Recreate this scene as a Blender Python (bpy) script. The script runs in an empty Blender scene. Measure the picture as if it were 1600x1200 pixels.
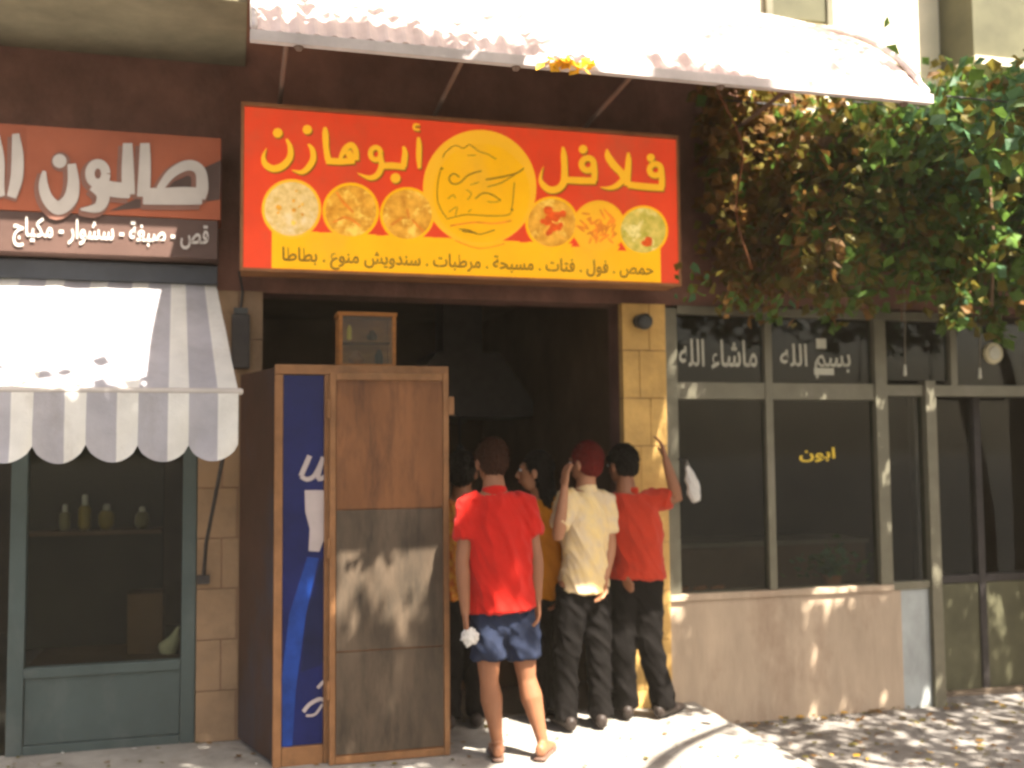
import bpy, bmesh, math, random
import numpy as np
from mathutils import Vector, Matrix, noise
random.seed(7); rng = np.random.default_rng(11)
SC = bpy.context.scene
COL = SC.collection

# ------------------------------------------------------------------ camera, sky, sun, exposure
YAW, PITCH, ROLL = math.radians(15.2), math.radians(3.7), math.radians(-0.5)
CAM = Vector((0, -6.3, 1.66)); FPX = 1600.0
_f = Vector((math.sin(YAW)*math.cos(PITCH), math.cos(YAW)*math.cos(PITCH), math.sin(PITCH)))
_r = Vector((math.cos(YAW), -math.sin(YAW), 0)); _u = _r.cross(_f)
RT = _r*math.cos(ROLL) + _u*math.sin(ROLL); UP = -_r*math.sin(ROLL) + _u*math.cos(ROLL)
cd = bpy.data.cameras.new('camera'); cam = bpy.data.objects.new('camera', cd); COL.objects.link(cam)
cd.sensor_width = 36; cd.lens = 36*FPX/1600; cd.clip_start = 0.05; cd.clip_end = 1000
m3 = Matrix((RT, UP, -_f)).transposed()
cam.matrix_world = Matrix.Translation(CAM) @ m3.to_4x4()
cd.dof.use_dof = True; cd.dof.focus_distance = 3.4; cd.dof.aperture_fstop = 1.9
SC.camera = cam

SUN_TRAVEL = Vector((-0.30, 0.594, -1.0)).normalized()
to_sun = -SUN_TRAVEL
el = math.asin(to_sun.z); az = math.atan2(to_sun.x, to_sun.y)
w = bpy.data.worlds.new('World'); SC.world = w; w.use_nodes = True
nt = w.node_tree; bg = nt.nodes['Background']
sky = nt.nodes.new('ShaderNodeTexSky'); sky.sky_type = 'NISHITA'; sky.sun_disc = False
sky.sun_elevation = el; sky.sun_rotation = az
sky.air_density = 1.0; sky.dust_density = 6.0; sky.ozone_density = 0.6
nt.links.new(sky.outputs[0], bg.inputs[0]); bg.inputs[1].default_value = 0.05
sl = bpy.data.lights.new('sun', 'SUN'); sl.energy = 5.0; sl.angle = math.radians(0.53); sl.color = (1, 0.93, 0.82)
so = bpy.data.objects.new('sun', sl); COL.objects.link(so)
so.rotation_euler = SUN_TRAVEL.to_track_quat('-Z', 'Y').to_euler(); so.location = (3, -10, 12)
SC.view_settings.view_transform = 'Standard'; SC.view_settings.look = 'None'
SC.view_settings.exposure = 2.6; SC.view_settings.gamma = 1.0
SC.cycles.filter_width = 2.2
SC.cycles.max_bounces = 8; SC.cycles.transparent_max_bounces = 16
SC.cycles.use_denoising = True
SC.cycles.sample_clamp_indirect = 8

# ------------------------------------------------------------------ helpers
def P(x, y, Y):
    d = RT*((x-800)/FPX) - UP*((y-600)/FPX) + _f
    t = (Y-CAM.y)/d.y
    return CAM + d*t

MATS = {}
def mat(name, col, rough=0.7, var=0.25, scale=6.0, bump=0.0, bscale=40.0, metal=0.0, col2=None, trans=0.0, spec=0.2, stretch=(1,1,1), dirt=None, sheen=0.0, lit=0.0):
    m = bpy.data.materials.new(name); m.use_nodes = True; t = m.node_tree; b = t.nodes['Principled BSDF']
    L = t.links.new
    b.inputs['Roughness'].default_value = rough; b.inputs['Metallic'].default_value = metal
    b.inputs['Specular IOR Level'].default_value = spec
    if sheen: b.inputs['Sheen Weight'].default_value = sheen
    tc = t.nodes.new('ShaderNodeTexCoord'); mp = t.nodes.new('ShaderNodeMapping'); mp.inputs['Scale'].default_value = stretch
    L(tc.outputs['Object'], mp.inputs['Vector'])
    n = t.nodes.new('ShaderNodeTexNoise'); n.inputs['Scale'].default_value = scale; n.inputs['Detail'].default_value = 7; n.inputs['Roughness'].default_value = 0.62
    L(mp.outputs[0], n.inputs['Vector'])
    r = t.nodes.new('ShaderNodeValToRGB')
    c = Vector(col); c2 = Vector(col2) if col2 else c*(1-var)
    c1 = c if col2 else Vector([min(1, v*(1+var*0.6)) for v in c])
    r.color_ramp.elements[0].position = 0.32; r.color_ramp.elements[1].position = 0.68
    r.color_ramp.elements[0].color = (*c2, 1); r.color_ramp.elements[1].color = (*c1, 1)
    L(n.outputs['Fac'], r.inputs[0]); out = r.outputs[0]
    if dirt:
        dcol, dscale, lo, hi, dst = dirt
        mp2 = t.nodes.new('ShaderNodeMapping'); mp2.inputs['Scale'].default_value = dst; L(tc.outputs['Object'], mp2.inputs['Vector'])
        n2 = t.nodes.new('ShaderNodeTexNoise'); n2.inputs['Scale'].default_value = dscale; n2.inputs['Detail'].default_value = 9; n2.inputs['Roughness'].default_value = 0.7
        L(mp2.outputs[0], n2.inputs['Vector'])
        r2 = t.nodes.new('ShaderNodeValToRGB'); r2.color_ramp.elements[0].position = lo; r2.color_ramp.elements[1].position = hi
        L(n2.outputs['Fac'], r2.inputs[0])
        mx = t.nodes.new('ShaderNodeMixRGB'); mx.inputs[2].default_value = (*dcol, 1)
        L(r2.outputs[0], mx.inputs[0]); L(out, mx.inputs[1]); out = mx.outputs[0]
    L(out, b.inputs['Base Color'])
    if lit: L(out, b.inputs['Emission Color']); b.inputs['Emission Strength'].default_value = lit   # print on a lit light box
    if bump:
        nb = t.nodes.new('ShaderNodeTexNoise'); nb.inputs['Scale'].default_value = bscale; nb.inputs['Detail'].default_value = 5
        L(mp.outputs[0], nb.inputs['Vector'])
        bp = t.nodes.new('ShaderNodeBump'); bp.inputs['Strength'].default_value = bump; bp.inputs['Distance'].default_value = 0.02
        L(nb.outputs['Fac'], bp.inputs['Height']); L(bp.outputs[0], b.inputs['Normal'])
    if trans:
        tr = t.nodes.new('ShaderNodeBsdfTranslucent'); L(out, tr.inputs['Color'])
        ms = t.nodes.new('ShaderNodeMixShader'); ms.inputs[0].default_value = trans
        o = t.nodes['Material Output']; L(b.outputs[0], ms.inputs[1]); L(tr.outputs[0], ms.inputs[2]); L(ms.outputs[0], o.inputs[0])
    MATS[name] = m
    return m

def glass_mat(name, tint=(0.75, 0.78, 0.74), rough=0.03):
    m = bpy.data.materials.new(name); m.use_nodes = True; t = m.node_tree; t.nodes.remove(t.nodes['Principled BSDF'])
    tr = t.nodes.new('ShaderNodeBsdfTransparent'); tr.inputs[0].default_value = (*tint, 1)
    gl = t.nodes.new('ShaderNodeBsdfGlossy'); gl.inputs['Roughness'].default_value = rough; gl.inputs['Color'].default_value = (1, 1, 1, 1)
    fr = t.nodes.new('ShaderNodeFresnel'); fr.inputs[0].default_value = 1.26
    mx = t.nodes.new('ShaderNodeMixShader'); t.links.new(fr.outputs[0], mx.inputs[0]); t.links.new(tr.outputs[0], mx.inputs[1]); t.links.new(gl.outputs[0], mx.inputs[2])
    t.links.new(mx.outputs[0], t.nodes['Material Output'].inputs[0]); MATS[name] = m; return m

def empty(name, loc, label=None, cat=None, group=None, kind=None):
    o = bpy.data.objects.new(name, None); COL.objects.link(o); o.location = loc; o.empty_display_size = 0.1
    return tag(o, label, cat, group, kind)
def tag(o, label=None, cat=None, group=None, kind=None):
    if label: o['label'] = label
    if cat: o['category'] = cat
    if group: o['group'] = group
    if kind: o['kind'] = kind
    return o
def wmat(o):
    m = Matrix.Translation(o.location) @ o.rotation_euler.to_matrix().to_4x4()
    return (wmat(o.parent) @ o.matrix_parent_inverse @ m) if o.parent else m
def setpar(o, parent):
    if parent is not None:
        o.parent = parent; o.matrix_parent_inverse = wmat(parent).inverted()
    return o
def link(name, me, m, parent=None, smooth=False):
    o = bpy.data.objects.new(name, me); COL.objects.link(o)
    for mm in (m if isinstance(m, (list, tuple)) else [m]):
        me.materials.append(MATS[mm] if isinstance(mm, str) else mm)
    if smooth: me.shade_smooth()
    return setpar(o, parent)
def finish(name, bm, m, parent=None, smooth=False, bevel=0.0, seg=2):
    if bevel:
        bmesh.ops.bevel(bm, geom=list(bm.edges), offset=bevel, segments=seg, affect='EDGES', profile=0.7, clamp_overlap=True)
    bmesh.ops.recalc_face_normals(bm, faces=bm.faces)
    me = bpy.data.meshes.new(name); bm.to_mesh(me); bm.free()
    return link(name, me, m, parent, smooth)
def add_box(bm, x0, x1, y0, y1, z0, z1):
    v = [bm.verts.new((x, y, z)) for x in (x0, x1) for y in (y0, y1) for z in (z0, z1)]
    for f in ((0,1,3,2),(4,6,7,5),(0,4,5,1),(2,3,7,6),(0,2,6,4),(1,5,7,3)): bm.faces.new([v[i] for i in f])
def box(name, x0, x1, y0, y1, z0, z1, m, parent=None, bevel=0.004):
    bm = bmesh.new(); add_box(bm, min(x0,x1), max(x0,x1), min(y0,y1), max(y0,y1), min(z0,z1), max(z0,z1))
    return finish(name, bm, m, parent, bevel=bevel)
def frames(pts, ref):
    out = []
    n = len(pts)
    for i in range(n):
        t = (pts[min(i+1, n-1)] - pts[max(i-1, 0)])
        t = t.normalized() if t.length > 1e-9 else Vector((0,0,1))
        u = ref - t*ref.dot(t)
        if u.length < 1e-4: u = t.orthogonal()
        u.normalize(); out.append((u, t.cross(u)))
    return out
def tube(bm, pts, rads, ref=Vector((1,0.01,0.02)), n=12, round_ends=True):
    pts = [Vector(p) for p in pts]; rads = [(r, r) if not isinstance(r, tuple) else r for r in rads]
    if round_ends and len(pts) > 1:
        d0 = (pts[0]-pts[1]).normalized(); d1 = (pts[-1]-pts[-2]).normalized()
        a, b = rads[0]; e = min(a, b)
        pts = [pts[0]+d0*e*0.75] + [pts[0]+d0*e*0.4] + pts; rads = [(a*0.55, b*0.55), (a*0.88, b*0.88)] + rads
        a, b = rads[-1]; e = min(a, b)
        pts = pts + [pts[-1]+d1*e*0.4, pts[-1]+d1*e*0.75]; rads = rads + [(a*0.88, b*0.88), (a*0.55, b*0.55)]
    fr = frames(pts, Vector(ref)); rings = []
    for p, (a, b), (u, v) in zip(pts, rads, fr):
        rings.append([bm.verts.new(p + u*(a*math.cos(2*math.pi*k/n)) + v*(b*math.sin(2*math.pi*k/n))) for k in range(n)])
    for r0, r1 in zip(rings[:-1], rings[1:]):
        for k in range(n): bm.faces.new((r0[k], r0[(k+1) % n], r1[(k+1) % n], r1[k]))
    bm.faces.new(rings[0][::-1]); bm.faces.new(rings[-1])
def tubeobj(name, pts, rads, m, parent=None, n=8):
    bm = bmesh.new()
    if not isinstance(rads, (list, tuple)): rads = [rads]*len(pts)
    tube(bm, pts, rads, n=n); return finish(name, bm, m, parent, smooth=True)
def ellip(bm, c, r, R=None, seg=16):
    M = Matrix.Translation(Vector(c)) @ (R.to_4x4() if R else Matrix()) @ Matrix.Diagonal((*r, 1))
    bmesh.ops.create_uvsphere(bm, u_segments=seg, v_segments=seg*2//3, radius=1, matrix=M)
def prism(name, pts, depth, m, parent=None, vec=Vector((0, 1, 0))):
    """closed polygon of 3D points pushed back by depth along vec"""
    bm = bmesh.new(); a = [bm.verts.new(p) for p in pts]; b = [bm.verts.new(Vector(p)+vec*depth) for p in pts]
    bm.faces.new(a); bm.faces.new(b[::-1]); n = len(a)
    for i in range(n): bm.faces.new((a[i], b[i], b[(i+1) % n], a[(i+1) % n]))
    return finish(name, bm, m, parent)
def smooth_line(pts, k=5):
    pts = [Vector(p) for p in pts]
    if len(pts) < 3: return pts
    out = []
    for i in range(len(pts)-1):
        p0 = pts[max(i-1,0)]; p1 = pts[i]; p2 = pts[i+1]; p3 = pts[min(i+2, len(pts)-1)]
        for j in range(k):
            t = j/k
            out.append(0.5*((2*p1)+(-p0+p2)*t+(2*p0-5*p1+4*p2-p3)*t*t+(-p0+3*p1-3*p2+p3)*t*t*t))
    out.append(pts[-1]); return out
def stroke_mesh(bm, pts, Y, to3d, z, closed=False):
    """brush stroke: pts (x, y, width) in the plane of a sign; raised by z towards the street"""
    L = smooth_line([Vector(p) for p in pts]); n = len(L); lo, hi = [], []
    for i, p in enumerate(L):
        t = (L[min(i+1,n-1)] - L[max(i-1,0)]); t = Vector((t.x, t.y)); t.normalize(); nn = Vector((-t.y, t.x))*p.z*0.5
        a = to3d(p.x+nn.x, p.y+nn.y); b = to3d(p.x-nn.x, p.y-nn.y)
        a.y -= z; b.y -= z
        lo.append(bm.verts.new(a)); hi.append(bm.verts.new(b))
    for i in range(n-1): bm.faces.new((lo[i], hi[i], hi[i+1], lo[i+1]))
def dot_mesh(bm, x, y, r, to3d, z, n=14, ry=None):
    vs = []
    for k in range(n):
        a = 2*math.pi*k/n; p = to3d(x+r*math.cos(a), y+(ry or r)*math.sin(a)); p.y -= z; vs.append(bm.verts.new(p))
    bm.faces.new(vs)
def letters(strokes, dots, groups, to3d, z, m, parent, name='letter'):
    for gi, (si, di) in enumerate(groups):
        lettering(name, [strokes[i] for i in si], [dots[i] for i in di], to3d, z+0.0003*(gi % 2), m, parent)
def lettering(name, strokes, dots, to3d, z, m, parent):
    bm = bmesh.new(); k = 0
    for s in strokes: stroke_mesh(bm, s, 0, to3d, z + k*0.0004); k += 1
    for d in dots: dot_mesh(bm, d[0], d[1], d[2], to3d, z + k*0.0004); k += 1
    me = bpy.data.meshes.new(name); bm.to_mesh(me); bm.free()
    return link(name, me, m, parent)
AR = {'ك':(0xFED9,4),'ج':(0xFE9D,4),'ا':(0xFE8D,2),'أ':(0xFE83,2),'ب':(0xFE8F,4),'ة':(0xFE93,2),'ت':(0xFE95,4),'ح':(0xFEA1,4),'د':(0xFEA9,2),'ر':(0xFEAD,2),'ز':(0xFEAF,2),'س':(0xFEB1,4),'ش':(0xFEB5,4),'ص':(0xFEB9,4),'ط':(0xFEC1,4),'ع':(0xFEC9,4),'غ':(0xFECD,4),'ف':(0xFED1,4),'ق':(0xFED5,4),'ل':(0xFEDD,4),'م':(0xFEE1,4),'ن':(0xFEE5,4),'ه':(0xFEE9,4),'و':(0xFEED,2),'ي':(0xFEF1,4),'ء':(0xFE80,1)}
def arabic(s):
    out = []
    for i, c in enumerate(s):
        if c not in AR: out.append(c); continue
        base, forms = AR[c]
        prev = i > 0 and s[i-1] in AR and AR[s[i-1]][1] == 4
        nxt = i+1 < len(s) and s[i+1] in AR and AR[s[i+1]][1] >= 2 and forms == 4
        if forms == 1: prev = False
        k = (3 if nxt else 1) if prev else (2 if nxt else 0)
        out.append(chr(base + k))
    return ''.join(out[::-1])
def text_fit(name, s, x0, x1, z0, Y, m, parent, height=None, bold=0.0, slope=0.0):
    """Arabic text as a flat mesh on a plane facing the street: from x0 to x1, baseline at z0"""
    c = bpy.data.curves.new(name, 'FONT'); c.body = arabic(s); c.size = 1; c.offset = bold; c.resolution_u = 3
    t = bpy.data.objects.new(name, c); COL.objects.link(t)
    dg = bpy.context.evaluated_depsgraph_get(); me = bpy.data.meshes.new_from_object(t.evaluated_get(dg))
    bpy.data.objects.remove(t)
    xs = [v.co.x for v in me.vertices]; ys = [v.co.y for v in me.vertices]
    sx = (x1-x0)/(max(xs)-min(xs)); sy = sx if height is None else height/(max(ys)-min(ys)); mn = min(xs)
    for v in me.vertices: v.co = Vector((x0+(v.co.x-mn)*sx, Y, z0+v.co.y*sy + slope*(v.co.x-mn)*sx))
    me.materials.clear()
    # one object for each word: letters and dots nearer than a word space belong together
    bm = bmesh.new(); bm.from_mesh(me); bpy.data.meshes.remove(me); seen = set(); isl = []
    for v in bm.verts:
        if v.index in seen: continue
        st = [v]; seen.add(v.index); got = []
        while st:
            q = st.pop(); got.append(q.index)
            for e in q.link_edges:
                o2 = e.other_vert(q)
                if o2.index not in seen: seen.add(o2.index); st.append(o2)
        isl.append((min(bm.verts[i].co.x for i in got), max(bm.verts[i].co.x for i in got), set(got))) if not bm.verts.ensure_lookup_table() else None
    isl.sort(key=lambda t_: t_[0]); words = []; thr = 0.15*sx
    for a_, b2, g_ in isl:
        if words and a_ - words[-1][0] < thr: words[-1] = (max(words[-1][0], b2), words[-1][1] | g_)
        else: words.append((b2, g_))
    for _, g_ in words:
        ids = sorted(g_); mp_ = {j: k for k, j in enumerate(ids)}
        fs = [[mp_[v.index] for v in f.verts] for f in bm.faces if f.verts[0].index in g_]
        wm = bpy.data.meshes.new(name); wm.from_pydata([bm.verts[j].co[:] for j in ids], [], fs); link(name, wm, m, parent)
    bm.free()

# ------------------------------------------------------------------ materials
mat('concrete', (0.31,0.285,0.25), 0.9, 0.3, 3, 0.35, 60, dirt=((0.16,0.13,0.11), 2.2, 0.5, 0.72, (1,1,1)))
mat('pavement', (0.22,0.2,0.18), 0.9, 0.35, 2.5, 0.5, 45, dirt=((0.13,0.11,0.09), 1.7, 0.45, 0.7, (1,1,1)))
mat('asphalt', (0.055,0.052,0.05), 0.9, 0.3, 4, 0.4, 60, spec=0.05)
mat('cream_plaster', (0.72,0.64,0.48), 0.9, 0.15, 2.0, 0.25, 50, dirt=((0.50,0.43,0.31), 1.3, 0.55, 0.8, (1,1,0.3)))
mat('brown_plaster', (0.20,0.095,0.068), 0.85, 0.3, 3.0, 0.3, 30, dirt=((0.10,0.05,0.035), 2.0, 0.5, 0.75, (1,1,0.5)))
mat('dado', (0.42,0.32,0.225), 0.6, 0.2, 2.2, 0.12, 25, stretch=(2.2,1,0.5), dirt=((0.22,0.14,0.09), 1.6, 0.5, 0.78, (1.5,1,0.7)))
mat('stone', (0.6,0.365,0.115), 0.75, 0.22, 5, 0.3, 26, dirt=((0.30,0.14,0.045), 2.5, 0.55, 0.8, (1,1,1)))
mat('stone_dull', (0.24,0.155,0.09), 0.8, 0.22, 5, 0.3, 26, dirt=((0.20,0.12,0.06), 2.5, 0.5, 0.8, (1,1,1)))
mat('mortar', (0.36,0.22,0.09), 0.95, 0.2, 20, 0.2, 60)
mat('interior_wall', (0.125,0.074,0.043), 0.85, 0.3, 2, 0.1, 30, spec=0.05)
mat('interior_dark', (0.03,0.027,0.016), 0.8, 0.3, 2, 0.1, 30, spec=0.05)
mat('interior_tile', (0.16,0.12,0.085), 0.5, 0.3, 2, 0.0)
mat('aluminium', (0.155,0.142,0.1), 0.42, 0.12, 9, 0.04, 60, metal=0.35, dirt=((0.22,0.19,0.15), 4, 0.55, 0.8, (1,1,0.4)))
mat('alu_panel', (0.38,0.4,0.385), 0.5, 0.12, 3, 0.03, 30, metal=0.2, dirt=((0.17,0.17,0.16), 2, 0.5, 0.8, (1,1,0.5)))
mat('alu_blue', (0.062,0.082,0.078), 0.5, 0.15, 3, 0.03, 30, metal=0.2, dirt=((0.12,0.13,0.12), 2, 0.5, 0.8, (1,1,0.5)))
glass_mat('glass')
mat('sign_red', (0.74,0.058,0.016), 0.45, 0.12, 2.5, dirt=((0.50,0.10,0.04), 1.6, 0.5, 0.8, (1,1,0.6)), lit=0.095)
mat('sign_yellow', (0.95,0.46,0.004), 0.45, 0.08, 3, dirt=((0.80,0.40,0.03), 1.8, 0.5, 0.8, (1,1,0.6)), lit=0.095)
mat('sign_gold', (0.93,0.46,0.02), 0.45, 0.06, 3, lit=0.095)
mat('sign_cream', (0.88,0.62,0.26), 0.5, 0.15, 22, col2=(0.62,0.38,0.09), dirt=((0.80,0.60,0.32), 9, 0.5, 0.62, (1,1,1)), lit=0.095)
mat('sign_amber', (0.92,0.46,0.05), 0.5, 0.2, 16, col2=(0.55,0.20,0.012), dirt=((0.95,0.60,0.10), 12, 0.52, 0.62, (1,1,1)), lit=0.095)
mat('sign_salad', (0.78,0.56,0.12), 0.5, 0.3, 16, col2=(0.40,0.33,0.03), dirt=((0.88,0.70,0.25), 12, 0.52, 0.62, (1,1,1)), lit=0.095)
mat('sign_fries', (0.80,0.24,0.02), 0.5, 0.3, 14, lit=0.095)
mat('sign_tomato', (0.75,0.10,0.012), 0.5, 0.3, 14, lit=0.095)
mat('ink', (0.20,0.12,0.03), 0.6, 0.2, 5)
mat('outline_brown', (0.33,0.17,0.02), 0.6, 0.2, 5)
mat('sign_edge', (0.34,0.15,0.06), 0.5, 0.25, 6)
mat('salon_orange', (0.34,0.092,0.042), 0.45, 0.2, 2.0)
mat('salon_dark', (0.085,0.05,0.04), 0.4, 0.25, 2)
mat('salon_white', (0.5,0.45,0.4), 0.5, 0.1, 6)
mat('salon_shadow', (0.23,0.11,0.08), 0.5, 0.1, 6)
mat('cassette', (0.06,0.065,0.075), 0.5, 0.2, 5)
mat('fabric_white', (0.80,0.77,0.70), 0.9, 0.12, 5, 0.2, 90, trans=0.25, dirt=((0.55,0.50,0.42), 3, 0.52, 0.8, (1,1,0.5)))
mat('fabric_grey', (0.47,0.45,0.47), 0.9, 0.15, 5, 0.2, 90, trans=0.25, dirt=((0.33,0.30,0.28), 3, 0.52, 0.8, (1,1,0.5)))
mat('tan_metal', (0.26,0.125,0.052), 0.55, 0.25, 8, 0.06, 40, metal=0.1, dirt=((0.16,0.085,0.04), 5, 0.52, 0.75, (1,1,0.4)))
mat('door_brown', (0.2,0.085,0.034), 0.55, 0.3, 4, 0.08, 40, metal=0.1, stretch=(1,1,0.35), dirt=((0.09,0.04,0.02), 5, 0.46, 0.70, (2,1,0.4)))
mat('door_sun_tone', (0.105,0.075,0.05), 0.5, 0.35, 4, 0.08, 40, metal=0.1, stretch=(1,1,0.35), dirt=((0.035,0.028,0.02), 5, 0.44, 0.72, (2,1,0.4)))  # same brown door paint, its greyer look in sunlight put into the colour
mat('maroon_metal', (0.048,0.022,0.015), 0.5, 0.3, 3, 0.06, 40, dirt=((0.035,0.035,0.05), 2, 0.5, 0.7, (1,1,0.5)))
mat('poster_blue', (0.006,0.012,0.09), 0.35, 0.35, 3)
mat('poster_light', (0.01,0.05,0.27), 0.35, 0.4, 5)
mat('poster_deep', (0.006,0.01,0.05), 0.35, 0.3, 5)
mat('poster_white', (0.45,0.38,0.36), 0.4, 0.1, 6)
mat('wood', (0.3,0.115,0.025), 0.6, 0.3, 8, 0.1, 30, stretch=(1,1,4))
mat('dark_metal', (0.035,0.03,0.028), 0.5, 0.3, 10)
mat('lamp_grey', (0.06,0.06,0.055), 0.45, 0.3, 10)
mat('roof_tin', (0.7,0.54,0.5), 0.6, 0.2, 5, 0.1, 20, dirt=((0.52,0.38,0.34), 2.2, 0.45, 0.75, (1,1,1)))
mat('roof_edge', (0.60,0.52,0.50), 0.5, 0.2, 5)
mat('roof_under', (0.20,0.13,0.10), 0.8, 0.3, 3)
mat('balcony_under', (0.21,0.185,0.12), 0.9, 0.3, 2.5, 0.2, 30)
mat('olive_shutter', (0.085,0.08,0.045), 0.7, 0.25, 4)
mat('letter_white', (0.50,0.48,0.38), 0.6, 0.15, 10)
mat('letter_gold', (0.75,0.52,0.05), 0.4, 0.2, 10)
mat('plate_cream', (0.50,0.44,0.28), 0.5, 0.2, 5)
mat('leaf_dry', (0.23,0.115,0.028), 0.55, 0.5, 3, trans=0.5)
mat('leaf_olive', (0.16,0.13,0.022), 0.5, 0.5, 3, trans=0.5)
mat('leaf_green', (0.10,0.18,0.03), 0.45, 0.5, 3, trans=0.5)
mat('leaf_blue', (0.09,0.19,0.085), 0.45, 0.4, 3, trans=0.5)
mat('bark', (0.16,0.095,0.055), 0.9, 0.4, 12, 0.5, 40, stretch=(1,1,0.3))
mat('stem_red', (0.20,0.075,0.03), 0.8, 0.4, 12)
mat('cord', (0.22,0.19,0.14), 0.8, 0.2, 12)
mat('skin_a', (0.23,0.095,0.045), 0.55, 0.12, 8, spec=0.35)
mat('skin_b', (0.33,0.15,0.075), 0.55, 0.12, 8, spec=0.35)
mat('hair_black', (0.005,0.004,0.003), 0.5, 0.3, 60, 0.6, 90, stretch=(1,1,0.2), spec=0.05)
mat('hair_brown', (0.03,0.01,0.005), 0.5, 0.4, 60, 0.6, 90, stretch=(1,1,0.2), spec=0.05)
mat('hair_red', (0.11,0.01,0.008), 0.5, 0.4, 60, 0.6, 90, stretch=(1,1,0.2), spec=0.05)
mat('shirt_red', (0.46,0.016,0.01), 0.85, 0.12, 7, 0.25, 160, sheen=0.1, spec=0.05)
mat('shirt_coral', (0.4,0.034,0.014), 0.85, 0.12, 7, 0.25, 160, sheen=0.1, spec=0.05)
mat('shirt_amber', (0.5,0.19,0.015), 0.85, 0.15, 7, 0.25, 160, spec=0.05)
mat('shirt_print', (0.60,0.33,0.05), 0.85, 0.1, 26, 0.25, 160, col2=(0.40,0.06,0.02), spec=0.05)
mat('shirt_pale', (0.72,0.53,0.23), 0.85, 0.1, 9, 0.25, 160, col2=(0.55,0.44,0.31), spec=0.05)
mat('denim', (0.022,0.028,0.05), 0.85, 0.3, 12, 0.3, 200, spec=0.05)
mat('trouser_black', (0.007,0.006,0.0055), 0.85, 0.3, 8, 0.3, 120, spec=0.05)
mat('shoe_dark', (0.03,0.022,0.018), 0.5, 0.3, 8)
mat('sandal', (0.12,0.07,0.05), 0.6, 0.3, 8)
mat('eye_white', (0.7,0.68,0.65), 0.3, 0.05, 5); mat('eye_dark', (0.02,0.012,0.008), 0.25, 0.1, 5)
mat('lips', (0.33,0.10,0.07), 0.5, 0.1, 5)
mat('plastic_white', (0.80,0.77,0.72), 0.35, 0.08, 12, 0.3, 30, trans=0.4)
mat('bottle_yellow', (0.22,0.15,0.02), 0.35, 0.2, 5); mat('bottle_cream', (0.2,0.16,0.08), 0.35, 0.2, 5); mat('carton', (0.09,0.045,0.018), 0.8, 0.2, 5)
mat('leaf_yellow', (0.75,0.42,0.03), 0.6, 0.2, 5, trans=0.3)
mat('pot_terracotta', (0.28,0.11,0.05), 0.8, 0.2, 6)

# ------------------------------------------------------------------ ground
GZ = -0.16
def sheet(name, x0, x1, y0, y1, z, m, nx=1, ny=1, amp=0.0):
    bm = bmesh.new(); vs = []
    for j in range(ny+1):
        row = []
        for i in range(nx+1):
            x = x0+(x1-x0)*i/nx; y = y0+(y1-y0)*j/ny
            row.append(bm.verts.new((x, y, z + amp*noise.noise(Vector((x*2.2, y*2.2, 0))))))
        vs.append(row)
    for j in range(ny):
        for i in range(nx): bm.faces.new((vs[j][i], vs[j][i+1], vs[j+1][i+1], vs[j+1][i]))
    return finish(name, bm, m, smooth=True)
g = sheet('ground', -200, 200, -200, 200, GZ-0.03, 'asphalt'); g['kind'] = 'structure'
pv = sheet('pavement', -6, 9, -2.6, 0.3, GZ, 'pavement', 90, 20, 0.012); pv['kind'] = 'structure'
bm = bmesh.new(); add_box(bm, -4.0, 2.93, -1.75, 0.02, GZ-0.1, 0.0)
bmesh.ops.subdivide_edges(bm, edges=list(bm.edges), cuts=24, use_grid_fill=True)
for v in bm.verts:
    if v.co.z > -0.01: v.co.z += 0.006*noise.noise(v.co*2.5)
    if v.co.x > 2.92: v.co.x += 0.012*noise.noise(v.co*5)
sp = finish('pavement_step', bm, 'concrete'); sp['kind'] = 'structure'

# ------------------------------------------------------------------ the building
BLD = empty('shop_building', (1.5, 0.1, 0), 'street building with brown lower wall and sunlit cream upper wall behind the shops', 'building')
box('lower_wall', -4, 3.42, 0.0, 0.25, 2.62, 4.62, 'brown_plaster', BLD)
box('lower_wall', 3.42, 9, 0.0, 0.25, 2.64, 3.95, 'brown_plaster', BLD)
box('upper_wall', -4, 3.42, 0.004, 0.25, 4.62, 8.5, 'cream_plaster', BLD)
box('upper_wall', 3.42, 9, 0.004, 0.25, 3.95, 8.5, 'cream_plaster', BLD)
def column(x0, x1, z0, z1, courses, seed, sm):
    c = box('column', x0+0.012, x1-0.012, -0.042, 0.24, z0, z1, 'brown_plaster', BLD, bevel=0.0)
    rr = random.Random(seed); h = (z1-z0)/courses; W = x1-x0
    for k in range(courses):
        za = z0+k*h+0.0022; zb = z0+(k+1)*h-0.0022
        split = x0 + W*(0.38 if k % 2 else 0.62)
        for a, b in ((x0, split-0.0022), (split+0.0022, x1)):
            d = 0.05 + rr.uniform(0, 0.007)
            box('stone_block', a, b, -d, 0.02, za, zb, sm, c, bevel=0.004)
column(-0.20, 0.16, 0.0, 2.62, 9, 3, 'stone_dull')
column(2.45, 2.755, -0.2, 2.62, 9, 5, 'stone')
box('dado_wall', 2.757, 4.52, -0.01, 0.16, -0.25, 0.66, 'dado', BLD, bevel=0.006)
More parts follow.
